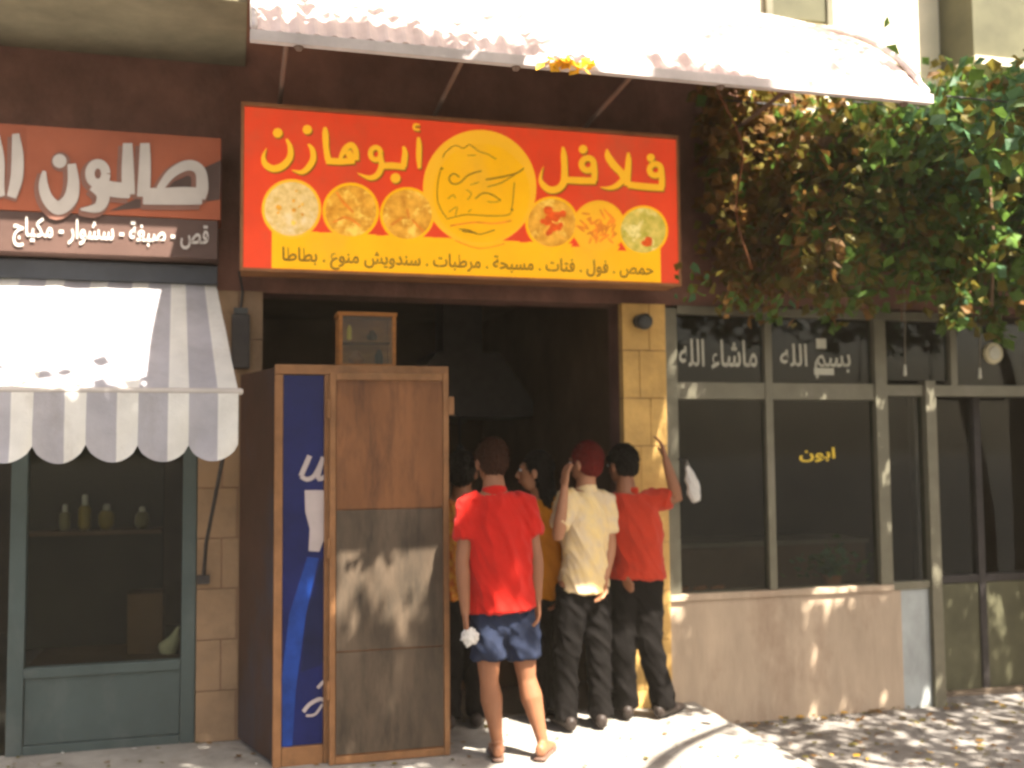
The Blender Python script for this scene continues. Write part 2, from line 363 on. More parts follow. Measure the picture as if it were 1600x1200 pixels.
# rooms behind the shopfronts
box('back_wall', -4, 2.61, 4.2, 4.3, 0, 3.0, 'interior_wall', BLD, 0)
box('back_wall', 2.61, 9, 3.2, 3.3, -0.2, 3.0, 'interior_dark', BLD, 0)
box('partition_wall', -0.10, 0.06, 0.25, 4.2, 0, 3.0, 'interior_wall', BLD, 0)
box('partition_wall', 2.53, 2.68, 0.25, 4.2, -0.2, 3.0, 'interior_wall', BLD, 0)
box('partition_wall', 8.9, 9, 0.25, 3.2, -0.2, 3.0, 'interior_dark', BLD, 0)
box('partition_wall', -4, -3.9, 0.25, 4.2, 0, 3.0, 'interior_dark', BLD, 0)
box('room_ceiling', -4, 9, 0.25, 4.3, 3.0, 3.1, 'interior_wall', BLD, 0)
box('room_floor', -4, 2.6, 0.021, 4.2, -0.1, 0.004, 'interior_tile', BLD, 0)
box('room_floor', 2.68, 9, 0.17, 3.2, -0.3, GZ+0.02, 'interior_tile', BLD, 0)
# balcony over the salon
bal = box('balcony', -4, 0.05, -0.93, 0.0, 4.0, 4.16, 'balcony_under', BLD, bevel=0.01)
box('parapet', -4, 0.05, -0.93, -0.83, 4.16, 5.05, 'cream_plaster', bal, bevel=0.01)
# upper window and the shuttered bay in the corner of the view
a = P(1203, 28, 0); b_ = P(1287, 28, 0)
uw = box('upper_window', a.x, b_.x, -0.03, 0.02, a.z, a.z+1.3, 'olive_shutter', BLD, bevel=0.004)
box('window_frame', a.x-0.05, a.x-0.002, -0.05, 0.03, a.z-0.05, a.z+1.35, 'aluminium', uw)
box('window_frame', b_.x+0.002, b_.x+0.05, -0.05, 0.03, a.z-0.05, a.z+1.35, 'aluminium', uw)
box('window_sill', a.x-0.1, b_.x+0.1, -0.09, 0.03, a.z-0.10, a.z-0.052, 'cream_plaster', uw)
a = P(1522, 90, -0.35)
bay = box('shuttered_bay', a.x, 8.5, -0.35, 0.002, a.z, 7.0, 'olive_shutter', BLD)
box('bay_ledge', a.x-0.03, 8.5, -0.40, 0.002, a.z-0.06, a.z-0.003, 'cream_plaster', bay)

# ------------------------------------------------------------------ corrugated canopy over the falafel shop
CX0, CX1 = 0.07, 3.33
CAN = empty('tin_canopy', (1.7, 0, 4.6), 'sunlit pinkish tin canopy curving down over the red and yellow shop sign', 'canopy')
prof = smooth_line([Vector((y, z, 0)) for y, z in ((-2.0,3.42),(-1.78,3.67),(-1.45,3.92),(-0.9,4.22),(-0.37,4.5),(-0.003,4.66))], 6)
NX = 250; bm = bmesh.new(); top, bot = [], []
for j, p in enumerate(prof):
    t = (prof[min(j+1,len(prof)-1)]-prof[max(j-1,0)]).normalized(); nrm = Vector((0, -t.y, t.x))
    rt, rb = [], []
    for i in range(NX+1):
        x = CX0+(CX1-CX0)*i/NX; wv = 0.008*math.sin(2*math.pi*x/0.076) + 0.02*noise.noise(Vector((x*1.3, p.x*1.5, 4.1)))
        c = Vector((x, p.x, p.y)) + nrm*wv
        rt.append(bm.verts.new(c)); rb.append(bm.verts.new(c-nrm*0.006))
    top.append(rt); bot.append(rb)
for j in range(len(prof)-1):
    for i in range(NX):
        bm.faces.new((top[j][i], top[j][i+1], top[j+1][i+1], top[j+1][i]))
        f = bm.faces.new((bot[j][i], bot[j+1][i], bot[j+1][i+1], bot[j][i+1])); f.material_index = 1
for rowt, rowb in ((top[0], bot[0]), (top[-1][::-1], bot[-1][::-1])):
    for i in range(NX): bm.faces.new((rowt[i+1], rowt[i], rowb[i], rowb[i+1]))
for k in (0, NX):
    for j in range(len(prof)-1): bm.faces.new((top[j][k], top[j+1][k], bot[j+1][k], bot[j][k]))
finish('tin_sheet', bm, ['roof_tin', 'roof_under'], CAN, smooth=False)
box('front_trim', CX0-0.02, CX1+0.02, -2.03, -1.99, 3.365, 3.412, 'roof_edge', CAN, 0.006)
for xx in (CX0-0.004, CX1+0.004):
    tubeobj('side_trim', [Vector((xx, p.x, p.y+0.012)) for p in prof], 0.016, 'roof_edge', CAN, 6)
for xx in (0.25, 1.2, 2.2, 3.2):
    tubeobj('rafter', [Vector((xx, p.x, p.y-0.055)) for p in prof], 0.022, 'roof_under', CAN, 6)
    tubeobj('brace', [Vector((xx, -1.4, 3.84)), Vector((xx, -0.01, 3.76))], 0.014, 'roof_under', CAN, 6)

# ------------------------------------------------------------------ the falafel sign
SY = -0.35
SIGN = empty('shop_sign', (1.38, -0.2, 2.69), 'large red and yellow falafel shop sign with round food pictures under the canopy', 'sign')
X0, X1, Z0, Z1 = 0.03, 2.73, 2.695, 3.66
box('sign_box', X0, X1, SY+0.004, -0.12, Z0, Z1, 'sign_edge', SIGN, 0.004)
box('face_panel', X0+0.012, X1-0.012, SY-0.004, SY+0.002, Z0+0.012, Z1-0.022, 'sign_red', SIGN, 0)
for x0_, x1_, z0_, z1_ in ((X0-0.006, X0+0.012, Z0-0.006, Z1+0.006), (X1-0.012, X1+0.006, Z0-0.006, Z1+0.006), (X0+0.0125, X1-0.0125, Z1-0.016, Z1+0.006), (X0+0.0125, X1-0.0125, Z0-0.006, Z0+0.011)):
    box('frame_strip', x0_, x1_, SY-0.012, SY+0.02, z0_, z1_, 'sign_edge', SIGN, 0.002)
def zA(x, y): return P(360+x/3.75, 140+y/3.75, SY-0.004)
def zB(x, y): return P(660+x/3.75, 140+y/3.75, SY-0.004)
def flat_poly(name, pts, z, m, parent, d=0.0015):
    vs = [p - Vector((0, z, 0)) for p in pts]
    return prism(name, vs, d, m, parent)
def disc(name, c, r, z, m, parent, n=48, f=zB, ry=None):
    return flat_poly(name, [f(c[0]+r*math.cos(2*math.pi*k/n), c[1]+(ry or r)*math.sin(2*math.pi*k/n)) for k in range(n)], z, m, parent)
bl = zA(243, 850).x; br = zB(1393, 900).x; zt = 0.5*(zA(540, 835).z+zB(900, 905).z)
band = box('menu_band', bl, br, SY-0.0065, SY-0.0042, Z0+0.014, zt, 'sign_yellow', SIGN, 0)
em = disc('emblem_disc', (335, 575), 332, 0.0045, 'sign_gold', SIGN, 64, ry=338)
disc('emblem_disc', (345, 610), 285, 0.0055, 'sign_yellow', em, 64, ry=292)
foods = [(zA,(358,700),175,'sign_cream'),(zA,(705,712),166,'sign_amber'),(zA,(1035,732),160,'sign_amber'),(zB,(757,782),155,'sign_amber'),(zB,(1032,806),156,'sign_gold'),(zB,(1292,826),146,'sign_salad')]
for i, (f, c, r, m) in enumerate(foods):
    fd = disc('food_picture', c, r, 0.0040+0.0001*i, 'sign_yellow' if i else 'sign_gold', SIGN, 40, f)
    disc('plate', c, r*0.90, 0.0052+0.0001*i, m, fd, 36, f)
    rr = random.Random(i+40); bm = bmesh.new(); z = 0.0066
    def blob(x, y, rad):
        global z
        n = 9; ph = rr.uniform(0, 6); vs = []
        for k in range(n):
            q = f(x+rad*rr.uniform(0.75,1.2)*math.cos(ph+2*math.pi*k/n), y+rad*rr.uniform(0.75,1.2)*math.sin(ph+2*math.pi*k/n)); q.y -= z; vs.append(bm.verts.new(q))
        bm.faces.new(vs); z += 0.00005
    mats = 'sign_tomato'
    if i == 1:
        for s in ([(620,600,10),(660,660,18),(720,720,12)], [(600,780,8),(680,750,16),(760,800,10)]): stroke_mesh(bm, s, 0, f, z); z += 0.0001
        mats = 'sign_fries'
    elif i == 2:
        for s in ([(1035,700,12),(1045,760,10)], [(940,795,14),(1010,750,8)], [(1060,760,10),(1130,835,16)]): stroke_mesh(bm, s, 0, f, z); z += 0.0001
        mats = 'sign_fries'
    elif i == 3:
        for k in range(16): blob(c[0]+rr.gauss(0, 34), c[1]+rr.gauss(0, 36), rr.uniform(14, 30))
    elif i == 4:
        for k in range(46):
            a_ = rr.uniform(0, 6.28); q = rr.uniform(0, 0.72)*r; x, y = c[0]+q*math.cos(a_), c[1]+q*math.sin(a_); b2 = rr.uniform(0, 3.14); L_ = rr.uniform(18, 36)
            stroke_mesh(bm, [(x-L_*math.cos(b2), y-L_*math.sin(b2), 9), (x, y, 13), (x+L_*math.cos(b2), y+L_*math.sin(b2), 9)], 0, f, z); z += 0.00008
        mats = 'sign_fries'
    elif i == 5:
        for k in range(7): blob(c[0]+18+rr.gauss(0, 14), c[1]+62+rr.gauss(0, 14), rr.uniform(14, 26))
    else:
        for k in range(10): blob(c[0]+rr.gauss(10, 45), c[1]+rr.gauss(0, 45), rr.uniform(8, 18))
        mats = 'sign_amber'
    me = bpy.data.meshes.new('filling'); bm.to_mesh(me); bm.free(); link('filling', me, mats, fd)
for f, x, y in ((zA,542,822),(zA,880,840),(zA,1212,852),(zB,592,880),(zB,895,905),(zB,1168,928)):
    flat_poly('red_triangle', [f(x-26, y+16), f(x+26, y+16), f(x, y-26)], 0.0062, 'sign_red', SIGN)
T = lambda pts, w: [(x, y, w) for x, y in pts]
ring = lambda cx, cy, rx, ry, w: [(cx+rx*math.cos(a*math.pi/6), cy+ry*math.sin(a*math.pi/6), w) for a in range(13)]
wordA = ([[(328,292,14),(350,340,30),(348,400,38),(305,450,42),(250,466,40),(205,440,36),(193,395,22),(212,345,4)],
          [(455,322,12),(480,355,30),(484,410,36),(455,460,36),(415,487,26),(358,474,4)],
          [(553,222,16),(556,260,36),(560,340,34),(572,418,36)], [(560,420,36),(640,424,38),(728,420,34)],
          [(640,412,20),(668,355,34),(706,328,36),(733,360,34),(735,418,36)], [(680,395,50),(715,375,50)],
          [(1100,282,18),(1104,330,32),(1103,400,32),(1106,465,20)],
          [(1108,212,10),(1080,208,16),(1076,232,16),(1108,240,14)],
          [(1012,335,16),(1022,380,34),(1012,455,38)], [(1024,456,36),(940,448,38),(868,452,36)],
          ring(850,378,30,36,30), [(880,400,30),(884,450,34),(862,500,36),(815,520,28),(742,492,4)]],
         [(277,257,29),(450,238,28),(966,522,30)])
wordB = ([ring(1362,472,34,34,34), [(1396,470,34),(1400,530,36),(1398,575,38)], [(1412,578,38),(1310,572,40),(1200,560,38)],
          [(1203,372,14),(1204,420,34),(1200,500,36),(1196,566,36)],
          [(1078,352,10),(1085,395,40),(1118,445,44),(1160,490,40),(1186,545,34)], [(1198,440,24),(1185,510,34),(1140,562,34),(1090,580,22),(1036,574,3)],
          ring(966,440,36,36,36), [(1002,436,34),(1006,490,36),(1002,538,38)], [(1014,538,38),(930,536,40),(840,532,38)],
          [(820,338,14),(826,390,36),(830,470,38),(826,540,42),(795,582,42),(745,590,40),(703,560,34),(688,520,20),(706,452,4)]],
         [(1334,402,24),(938,353,26)])
GA = [((0,),(0,)), ((1,),(1,)), ((2,3,4,5),()), ((6,7),()), ((8,9,10,11),(2,))]; GB = [((0,1,2,3,4,5),(0,)), ((6,7,8,9),(1,))]
letters(wordA[0], wordA[1], GA, zA, 0.0095, 'sign_gold', SIGN)
letters(wordB[0], wordB[1], GB, zB, 0.0095, 'sign_gold', SIGN)
sh = lambda W: ([[(x+7, y+7, w) for x, y, w in s] for s in W[0]], [(x+7, y+7, r) for x, y, r in W[1]])
for W, f, G2 in ((wordA, zA, GA), (wordB, zB, GB)):
    s_ = sh(W); letters(s_[0], s_[1], G2, f, 0.0015, 'outline_brown', SIGN, 'letter_shadow')
dr = [T([(118,402),(135,368),(190,330),(240,346),(275,325),(330,364),(380,380),(430,410)],5), T([(110,455),(90,540),(86,640),(108,705),(142,755)],5),
      T([(215,515),(182,494),(155,520),(172,552),(215,550),(270,502),(345,478)],7), T([(370,530),(430,520),(500,506),(550,492),(592,464)],8), T([(380,572),(460,548),(545,496)],5),
      T([(308,642),(350,610),(402,616),(458,652)],6), T([(380,658),(420,662),(458,652)],4), T([(148,642),(178,620),(192,640)],5),
      T([(140,762),(250,736),(380,742),(500,736),(522,690),(532,600),(536,545)],5), T([(212,820),(270,826),(330,850),(422,824)],6), T([(230,830),(310,842)],8),
      T([(278,562),(330,545)],4), T([(255,590),(284,612),(262,650)],4), T([(120,470),(105,462)],8), T([(150,722),(200,690),(190,740)],4), T([(265,720),(285,705)],4), T([(515,700),(530,712)],8), T([(260,390),(310,388)],4)]
lettering('line_drawing', dr, [], zB, 0.0078, 'ink', em)
lettering('line_drawing', [T([(190,885),(330,932),(480,905)],6), T([(160,800),(300,780),(420,786),(520,770)],10)], [], zB, 0.0079, 'sign_fries', em)
xa = P(441, 400, SY).x; xb = P(1020, 425, SY).x
text_fit('word', 'حمص . فول . فتات . مسبحة . مرطبات . سندويش منوع . بطاطا', xa, xb, P(720, 418, SY).z, SY-0.009, 'ink', band, height=0.125, bold=0.012)

# ------------------------------------------------------------------ the salon: sign, awning, shopfront
SS = empty('salon_sign', (-0.8, -0.2, 2.7), 'orange and dark brown salon sign with fat white letters above the striped awning', 'sign')
SYS = -0.30
box('sign_board', -2.6, -0.085, SYS, -0.06, 2.985, 3.46, 'salon_orange', SS, 0.004)
box('lower_board', -2.6, -0.10, SYS+0.008, -0.06, 2.76, 2.983, 'salon_dark', SS, 0.004)
flat_poly('dark_corner', [P(300,318,SYS),P(346,250,SYS),P(344,312,SYS),P(170,330,SYS)], 0.003, 'salon_dark', SS)
def zC(x, y): return P(x/2.727, y/2.727, SYS-0.003)
saad = [[(610,838,70),(700,838,72),(790,836,76),(862,838,70)], [(680,808,30),(730,742,40),(800,706,44),(852,728,46),(862,800,52),(850,845,50)],
        [(618,612,40),(618,700,50),(612,840,56)], [(545,612,40),(545,720,52),(548,830,56)], [(556,815,64),(480,808,66),(420,790,60)],
        ring(418,742,34,42,40), [(398,790,50),(440,830,56),(420,885,44),(345,894,10)],
        [(306,700,36),(314,780,50),(300,850,60),(250,888,58),(205,850,50),(186,790,40),(190,730,16)],
        [(68,572,30),(76,660,50),(72,760,52),(50,842,40)], [(-20,580,40),(-10,680,60),(-10,800,60),(0,842,50)]]
GS = [((0,1,2),()), ((3,4,5,6),()), ((7,),(0,)), ((8,),()), ((9,),())]
letters([[(x-10, y+10, w+22) for x, y, w in s] for s in saad], [(258,690,42)], GS, zC, 0.003, 'salon_shadow', SS, 'letter_shadow')
letters(saad, [(255,688,30)], GS, zC, 0.0085, 'salon_white', SS)
text_fit('word', 'قص - صبغة - سشوار - مكياج', P(20,380,SYS).x, P(326,380,SYS).x, P(326,381,SYS).z, SYS-0.002, 'salon_white', SS, height=0.17, bold=0.02)

AW = empty('striped_awning', (-0.8, 0, 2.6), 'sunlit grey and white striped awning with scalloped edge over the salon window', 'awning')
AX1 = 0.02; PITCHX = 0.235; AX0 = AX1 - PITCHX*9
box('cassette', AX0, AX1-0.12, -0.16, -0.062, 2.635, 2.745, 'cassette', AW, 0.012)
bm = bmesh.new(); rows = 14; per = 12; cols = 9*per; G_ = []
def awn(i, j):
    x = AX0+(AX1-AX0)*i/cols; t = j/rows; y = -0.10-0.90*t; z = 2.66-0.70*t
    x -= 0.13*(1-t)*(i/cols)**6
    return Vector((x, y, z - 0.020*math.sin(math.pi*t)*(0.7+0.3*math.cos(i*0.5)) + 0.018*noise.noise(Vector((x*3.2, t*3, 0)))+0.007*noise.noise(Vector((x*11, t*2, 5)))))
for j in range(rows+1): G_.append([bm.verts.new(awn(i, j)) for i in range(cols+1)])
for j in range(rows):
    for i in range(cols):
        f = bm.faces.new((G_[j][i], G_[j][i+1], G_[j+1][i+1], G_[j+1][i])); f.material_index = 1 if (i % per) < 7 else 0
finish('awning_cloth', bm, ['fabric_white', 'fabric_grey'], AW, smooth=True)
tubeobj('front_bar', [Vector((AX0, -1.0, 1.965)), Vector((AX1+0.01, -1.0, 1.965))], 0.018, 'salon_white', AW)
bm = bmesh.new(); VR = 8; G_ = []
for j in range(VR+1):
    row = []
    for i in range(cols+1):
        x = AX0+(AX1-AX0)*i/cols; ph = (i % per)/per if i % per else 0
        drop = 0.255 + 0.014*noise.noise(Vector((x*3.1, 2.2, 0))) + (0.085+0.02*noise.noise(Vector((int(i/per)*1.7, 0.3, 1))))*math.sin(math.pi*((i/per) % 1.0))**0.6
        t = j/VR
        row.append(bm.verts.new((x, -1.019-0.012*t+0.016*t*math.sin(i*0.52+2*noise.noise(Vector((x*2,0,7))))+0.030*t*noise.noise(Vector((x*7, t*1.5, 3))), 1.955-drop*t)))
    G_.append(row)
for j in range(VR):
    for i in range(cols):
        f = bm.faces.new((G_[j][i], G_[j][i+1], G_[j+1][i+1], G_[j+1][i])); f.material_index = 1 if (i % per) < 7 else 0
finish('valance', bm, ['fabric_white', 'fabric_grey'], AW, smooth=True)
tubeobj('awning_arm', [Vector((0.0, -0.99, 1.95)), P(350,705,-0.7), P(322,850,-0.16), P(318,905,-0.08)], 0.011, 'dark_metal', AW)
box('arm_bracket', P(308,905,-0.06).x, P(328,905,-0.06).x, -0.10, -0.063, P(318,912,-0.06).z, P(318,898,-0.06).z, 'dark_metal', AW)

SF = empty('salon_shopfront', (-0.7, 0.05, 0), 'grey blue aluminium salon shopfront with dark glass below the striped awning', 'shopfront')
def bar(name, x0, x1, z0, z1, m, parent, y0=-0.02, y1=0.05): return box(name, x0, x1, y0, y1, z0, z1, m, parent, 0.004)
bar('post', -1.20, -1.115, 0.0, 2.6, 'alu_blue', SF); bar('post', -0.285, -0.205, 0.0, 2.6, 'alu_blue', SF)
bar('rail', -1.113, -0.287, 0.42, 0.475, 'alu_blue', SF, -0.03); bar('rail', -1.113, -0.287, 0.0, 0.05, 'alu_blue', SF); bar('rail', -1.113, -0.287, 2.5, 2.6, 'alu_blue', SF)
bar('lower_panel', -1.112, -0.288, 0.052, 0.418, 'alu_blue', SF, 0.0, 0.03)
bar('glass_pane', -1.112, -0.288, 0.477, 2.498, 'glass', SF, 0.012, 0.018)
bar('post', -3.9, -2.6, 0.0, 2.6, 'alu_blue', SF); bar('glass_pane', -2.598, -1.202, 0.0, 2.6, 'glass', SF, 0.012, 0.018)
# salon interior
sh_ = empty('wall_shelf', (-0.7, 0.9, 1.2), 'dark wall shelf behind the salon glass carrying pale bottles', 'shelf')
box('shelf_board', -1.35, -0.45, 0.80, 1.0, 1.14, 1.165, 'interior_wall', sh_); box('shelf_back', -1.35, -0.45, 1.0, 1.03, 0.4, 2.2, 'interior_dark', sh_)
def bottle(x, y, z, h, r, m, label):
    t = empty('bottle', (x, y, z), label, 'bottle', 'bottles on the salon shelf')
    tubeobj('bottle_body', [Vector((x,y,z+r*0.75)), Vector((x,y,z+h*0.6))], r, m, t, 10)
    tubeobj('cap', [Vector((x,y,z+h*0.6)), Vector((x,y,z+h))], r*0.45, 'salon_white', t, 8)
bottle(-1.05, 0.88, 1.165, 0.16, 0.035, 'bottle_cream', 'pale bottle at the end of the salon shelf nearest the outer window post')
bottle(-0.93, 0.88, 1.165, 0.22, 0.04, 'bottle_yellow', 'tallest yellowish bottle on the salon shelf')
bottle(-0.80, 0.90, 1.165, 0.15, 0.05, 'bottle_yellow', 'short wide yellow bottle in the middle of the salon shelf')
bottle(-0.58, 0.90, 1.165, 0.13, 0.045, 'bottle_cream', 'small cream bottle standing apart on the salon shelf by the stone pillar')
cb = empty('cardboard_box', (-0.5, 0.35, 0.475), 'brown cardboard box standing behind the salon glass', 'box')
box('carton_body', -0.60, -0.40, 0.22, 0.42, 0.475, 0.83, 'carton', cb); box('carton_flap', -0.60, -0.40, 0.205, 0.218, 0.70, 0.83, 'carton', cb, 0.002)
lw = empty('window_ledge', (-0.7, 0.3, 0.42), 'low dark ledge inside the salon window', 'ledge'); box('ledge_top', -1.11, -0.29, 0.06, 0.6, 0.44, 0.473, 'interior_wall', lw); box('ledge_front', -1.11, -0.29, 0.56, 0.6, 0.004, 0.438, 'interior_wall', lw)
bm = bmesh.new(); tube(bm, [Vector((-0.37,0.2,0.50)), Vector((-0.33,0.2,0.56)), Vector((-0.31,0.2,0.62))], [(0.06,0.05),(0.035,0.04),(0.012,0.02)], n=10)
tag(finish('folded_cloth', bm, 'plate_cream', smooth=True), 'pale crumpled cloth in the lower corner of the salon window', 'cloth')

# ------------------------------------------------------------------ glazed shopfront with white lettering
GF = empty('glazed_shopfront', (3.8, 0.05, -0.16), 'aluminium framed shopfront with white Arabic lettering on its upper panes', 'shopfront')
bar('post', 2.757, 2.85, 0.705, 2.60, 'aluminium', GF); bar('post', 3.50, 3.555, 0.705, 2.56, 'aluminium', GF); bar('post', 4.355, 4.45, 0.705, 2.56, 'aluminium', GF, -0.03); bar('post', 4.755, 4.84, -0.2, 2.13, 'aluminium', GF, -0.04, 0.06)
for xa_, xb_ in ((2.852, 4.9),): bar('rail', xa_, xb_, 2.562, 2.62, 'aluminium', GF, -0.024, 0.054)
for xa_, xb_ in ((2.852, 3.498), (3.557, 4.353)): bar('rail', xa_, xb_, 1.99, 2.105, 'aluminium', GF, -0.016, 0.046)
for xa_, xb_ in ((4.452, 4.753), (4.842, 5.95)): bar('rail', xa_, xb_, 2.02, 2.10, 'aluminium', GF, -0.016, 0.046)
for xa_, xb_ in ((2.757, 4.45),): bar('sill', xa_, xb_, 0.662, 0.703, 'dado', GF, -0.035, 0.12)
bar('rail', 4.452, 4.753, 0.66, 0.715, 'aluminium', GF)
bar('lower_panel', 4.524, 4.753, -0.2, 0.658, 'alu_panel', GF, 0.0, 0.03)
bar('post', 4.99, 5.045, 2.102, 2.56, 'aluminium', GF)
panes = {}
for k, (xa_, xb_, za_, zb_) in enumerate(((2.852,3.498,2.107,2.56),(3.557,4.353,2.107,2.56),(4.452,4.988,2.132,2.56),(5.047,5.95,2.102,2.56),(2.852,3.498,0.705,1.988),(3.557,4.353,0.705,1.988),(4.452,4.753,0.717,2.018))):
    panes[k] = bar('glass_pane', xa_, xb_, za_, zb_, 'glass', GF, 0.012, 0.018)
LY = 0.008
text_fit('word', 'ماشاء الله', P(1062,570,0).x, P(1184,570,0).x, P(1120,572,0).z, LY, 'letter_white', panes[0], height=0.20, bold=0.012)
text_fit('word', 'بسم الله', P(1220,570,0).x, P(1330,570,0).x, P(1275,572,0).z, LY, 'letter_white', panes[1], height=0.24, bold=0.012)
for (a0, b0, a1, b1) in ((1275,529,1291,545),(1272,575,1303,586)):
    q0 = P(a0,b0,LY); q1 = P(a1,b1,LY); box('ornament', q0.x, q1.x, LY-0.002, LY+0.001, q1.z, q0.z, 'letter_white', panes[1], 0)
text_fit('word', 'ابون', P(1250,715,0).x, P(1306,715,0).x, P(1275,716,0).z, LY, 'letter_gold', panes[5], height=0.10, bold=0.02)
c = P(1552, 552, 0.0)
vd = empty('round_vent', (c.x, 0.0, c.z), 'pale round vent disc on the dark pane above the doorway', 'vent')
bm = bmesh.new(); tube(bm, [Vector((c.x,-0.012,c.z)), Vector((c.x,0.010,c.z))], [0.075,0.08], ref=Vector((1,0,0)), n=24, round_ends=False); finish('vent_disc', bm, 'plate_cream', vd)
bm = bmesh.new(); tube(bm, [Vector((c.x,-0.02,c.z)), Vector((c.x,-0.0125,c.z))], [0.045,0.05], ref=Vector((1,0,0)), n=20, round_ends=False); finish('vent_hub', bm, 'letter_white', vd)
# doorway at the far end
DR = empty('shop_door', (5.4, 0.3, GZ), 'dark metal and glass door set back in the doorway beyond the glazed shopfront', 'door')
box('door_panel', 4.95, 5.95, 0.28, 0.32, GZ+0.02, 0.64, 'olive_shutter', DR); box('door_rail', 4.95, 5.95, 0.27, 0.33, 0.645, 0.70, 'dark_metal', DR)
box('glass_pane', 4.95, 5.95, 0.297, 0.303, 0.705, 2.05, 'glass', DR, 0)
for xx in (4.88, 5.40, 5.955): box('door_stile', xx, xx+0.06, 0.265, 0.335, GZ+0.02, 2.06, 'dark_metal', DR)
box('end_wall', 6.02, 9, -0.01, 0.25, -0.25, 2.638, 'dado', BLD)
# shop counter inside the glazed shop
ic = empty('display_counter', (3.7, 1.6, -0.14), 'dim display counter inside the glazed shop', 'counter')
box('counter_body', 3.0, 5.2, 1.4, 1.9, -0.138, 0.85, 'interior_wall', ic); box('counter_top', 2.98, 5.22, 1.38, 1.92, 0.853, 0.89, 'interior_tile', ic)

# ------------------------------------------------------------------ inside the falafel shop
fc = empty('shop_counter', (1.6, 0.9, 0), 'dark serving counter inside the falafel shop behind the queue', 'counter')
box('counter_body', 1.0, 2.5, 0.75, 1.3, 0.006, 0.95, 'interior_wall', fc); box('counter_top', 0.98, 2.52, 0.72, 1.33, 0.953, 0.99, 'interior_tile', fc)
EH = empty('extractor_hood', (1.9, 2.6, 2.0), 'dim steel extractor hood hanging inside the falafel shop', 'hood')
prism('hood_canopy', [Vector((1.35,2.2,1.95)), Vector((2.5,2.2,1.95)), Vector((2.5,2.2,2.08)), Vector((2.2,2.2,2.5)), Vector((1.65,2.2,2.5)), Vector((1.35,2.2,2.08))], 0.8, 'dark_metal', EH)
box('duct', 1.75, 2.1, 2.4, 2.75, 2.503, 2.99, 'dark_metal', EH)
for k in range(4): tubeobj('ladle', [Vector((1.45+0.13*k,2.18,1.97)), Vector((1.45+0.13*k,2.17,1.72)), Vector((1.45+0.13*k,2.15,1.68))], [0.006,0.006,0.035], 'dark_metal', EH, 8)
ws = empty('back_shelf', (1.3, 4.0, 1.2), 'dim shelf on the back wall inside the falafel shop', 'shelf')
for z in (1.5, 1.95): box('shelf_board', 0.3, 2.3, 3.9, 4.195, z, z+0.03, 'interior_tile', ws)

# ------------------------------------------------------------------ steel cabinet with blue drinks panel
CB = empty('steel_cabinet', (0.7, -0.4, 0), 'tall brown steel cabinet with blue drinks poster and scuffed metal door', 'cabinet')
KX0, KX1, KZ, KY = 0.21, 1.165, 2.135, -0.65
box('cabinet_body', KX0+0.01, KX1-0.01, KY+0.06, -0.07, 0.02, KZ-0.03, 'maroon_metal', CB)
def fb(x0, x1, z0, z1, y0=KY, y1=KY+0.055, m='tan_metal', n='frame_bar', p=CB): return box(n, x0, x1, y0, y1, z0, z1, m, p, 0.005)
fb(KX0, KX0+0.045, 0.0, KZ-0.055); fb(KX1-0.045, KX1, 0.0, KZ-0.055); fb(KX0, KX1, KZ-0.053, KZ); fb(0.475, 0.52, 0.0, KZ-0.055, KY+0.002)
fb(KX0+0.047, 0.473, 0.0, 0.10, KY+0.004)
po = box('blue_poster', KX0+0.047, 0.473, KY+0.022, KY+0.052, 0.102, KZ-0.057, 'poster_blue', CB, 0)
PY = KY+0.021
def px(x, y): return P(x, y, PY)
flat_poly('poster_swoosh', [px(p, q) for p, q in ((441,1180),(440,1060),(452,960),(480,870),(498,872),(478,960),(462,1080),(456,1180))], 0.001, 'poster_light', po, 0.0008)
flat_poly('poster_swoosh', [px(p, q) for p, q in ((478,960),(500,878),(511,862),(511,1020),(500,1040),(470,1050))], 0.0014, 'poster_deep', po, 0.0008)
flat_poly('poster_figure', [px(p, q) for p, q in ((476,766),(511,766),(511,838),(504,848),(499,862),(482,861),(484,826),(477,800))], 0.002, 'poster_white', po, 0.0008)
lettering('lettering', [T([(484,712),(470,744)],8), T([(470,744),(480,749),(492,742),(505,716)],7), T([(505,714),(497,747),(509,744)],7)], [], px, 0.003, 'poster_white', po)
lettering('poster_splash', [T([(474,1112),(484,1100),(500,1092),(508,1096)],6), T([(478,1118),(492,1116),(504,1100)],4), T([(496,1075),(508,1062)],5)], [], px, 0.003, 'poster_white', po)
# folded-back left leaf
bm = bmesh.new(); a = Vector((KX0-0.004, KY+0.02, 0)); d = Vector((0.035, -0.10, 0)) - a; nn = Vector((-d.y, d.x, 0)).normalized()*0.012
vs = []
for q in (a, a+d, a+d-nn, a-nn): vs.append([bm.verts.new((q.x, q.y, z)) for z in (0.03, KZ-0.02)])
for i in range(4): bm.faces.new((vs[i][0], vs[(i+1)%4][0], vs[(i+1)%4][1], vs[i][1]))
bm.faces.new([v[0] for v in vs][::-1]); bm.faces.new([v[1] for v in vs])
finish('folded_leaf', bm, 'maroon_metal', CB)
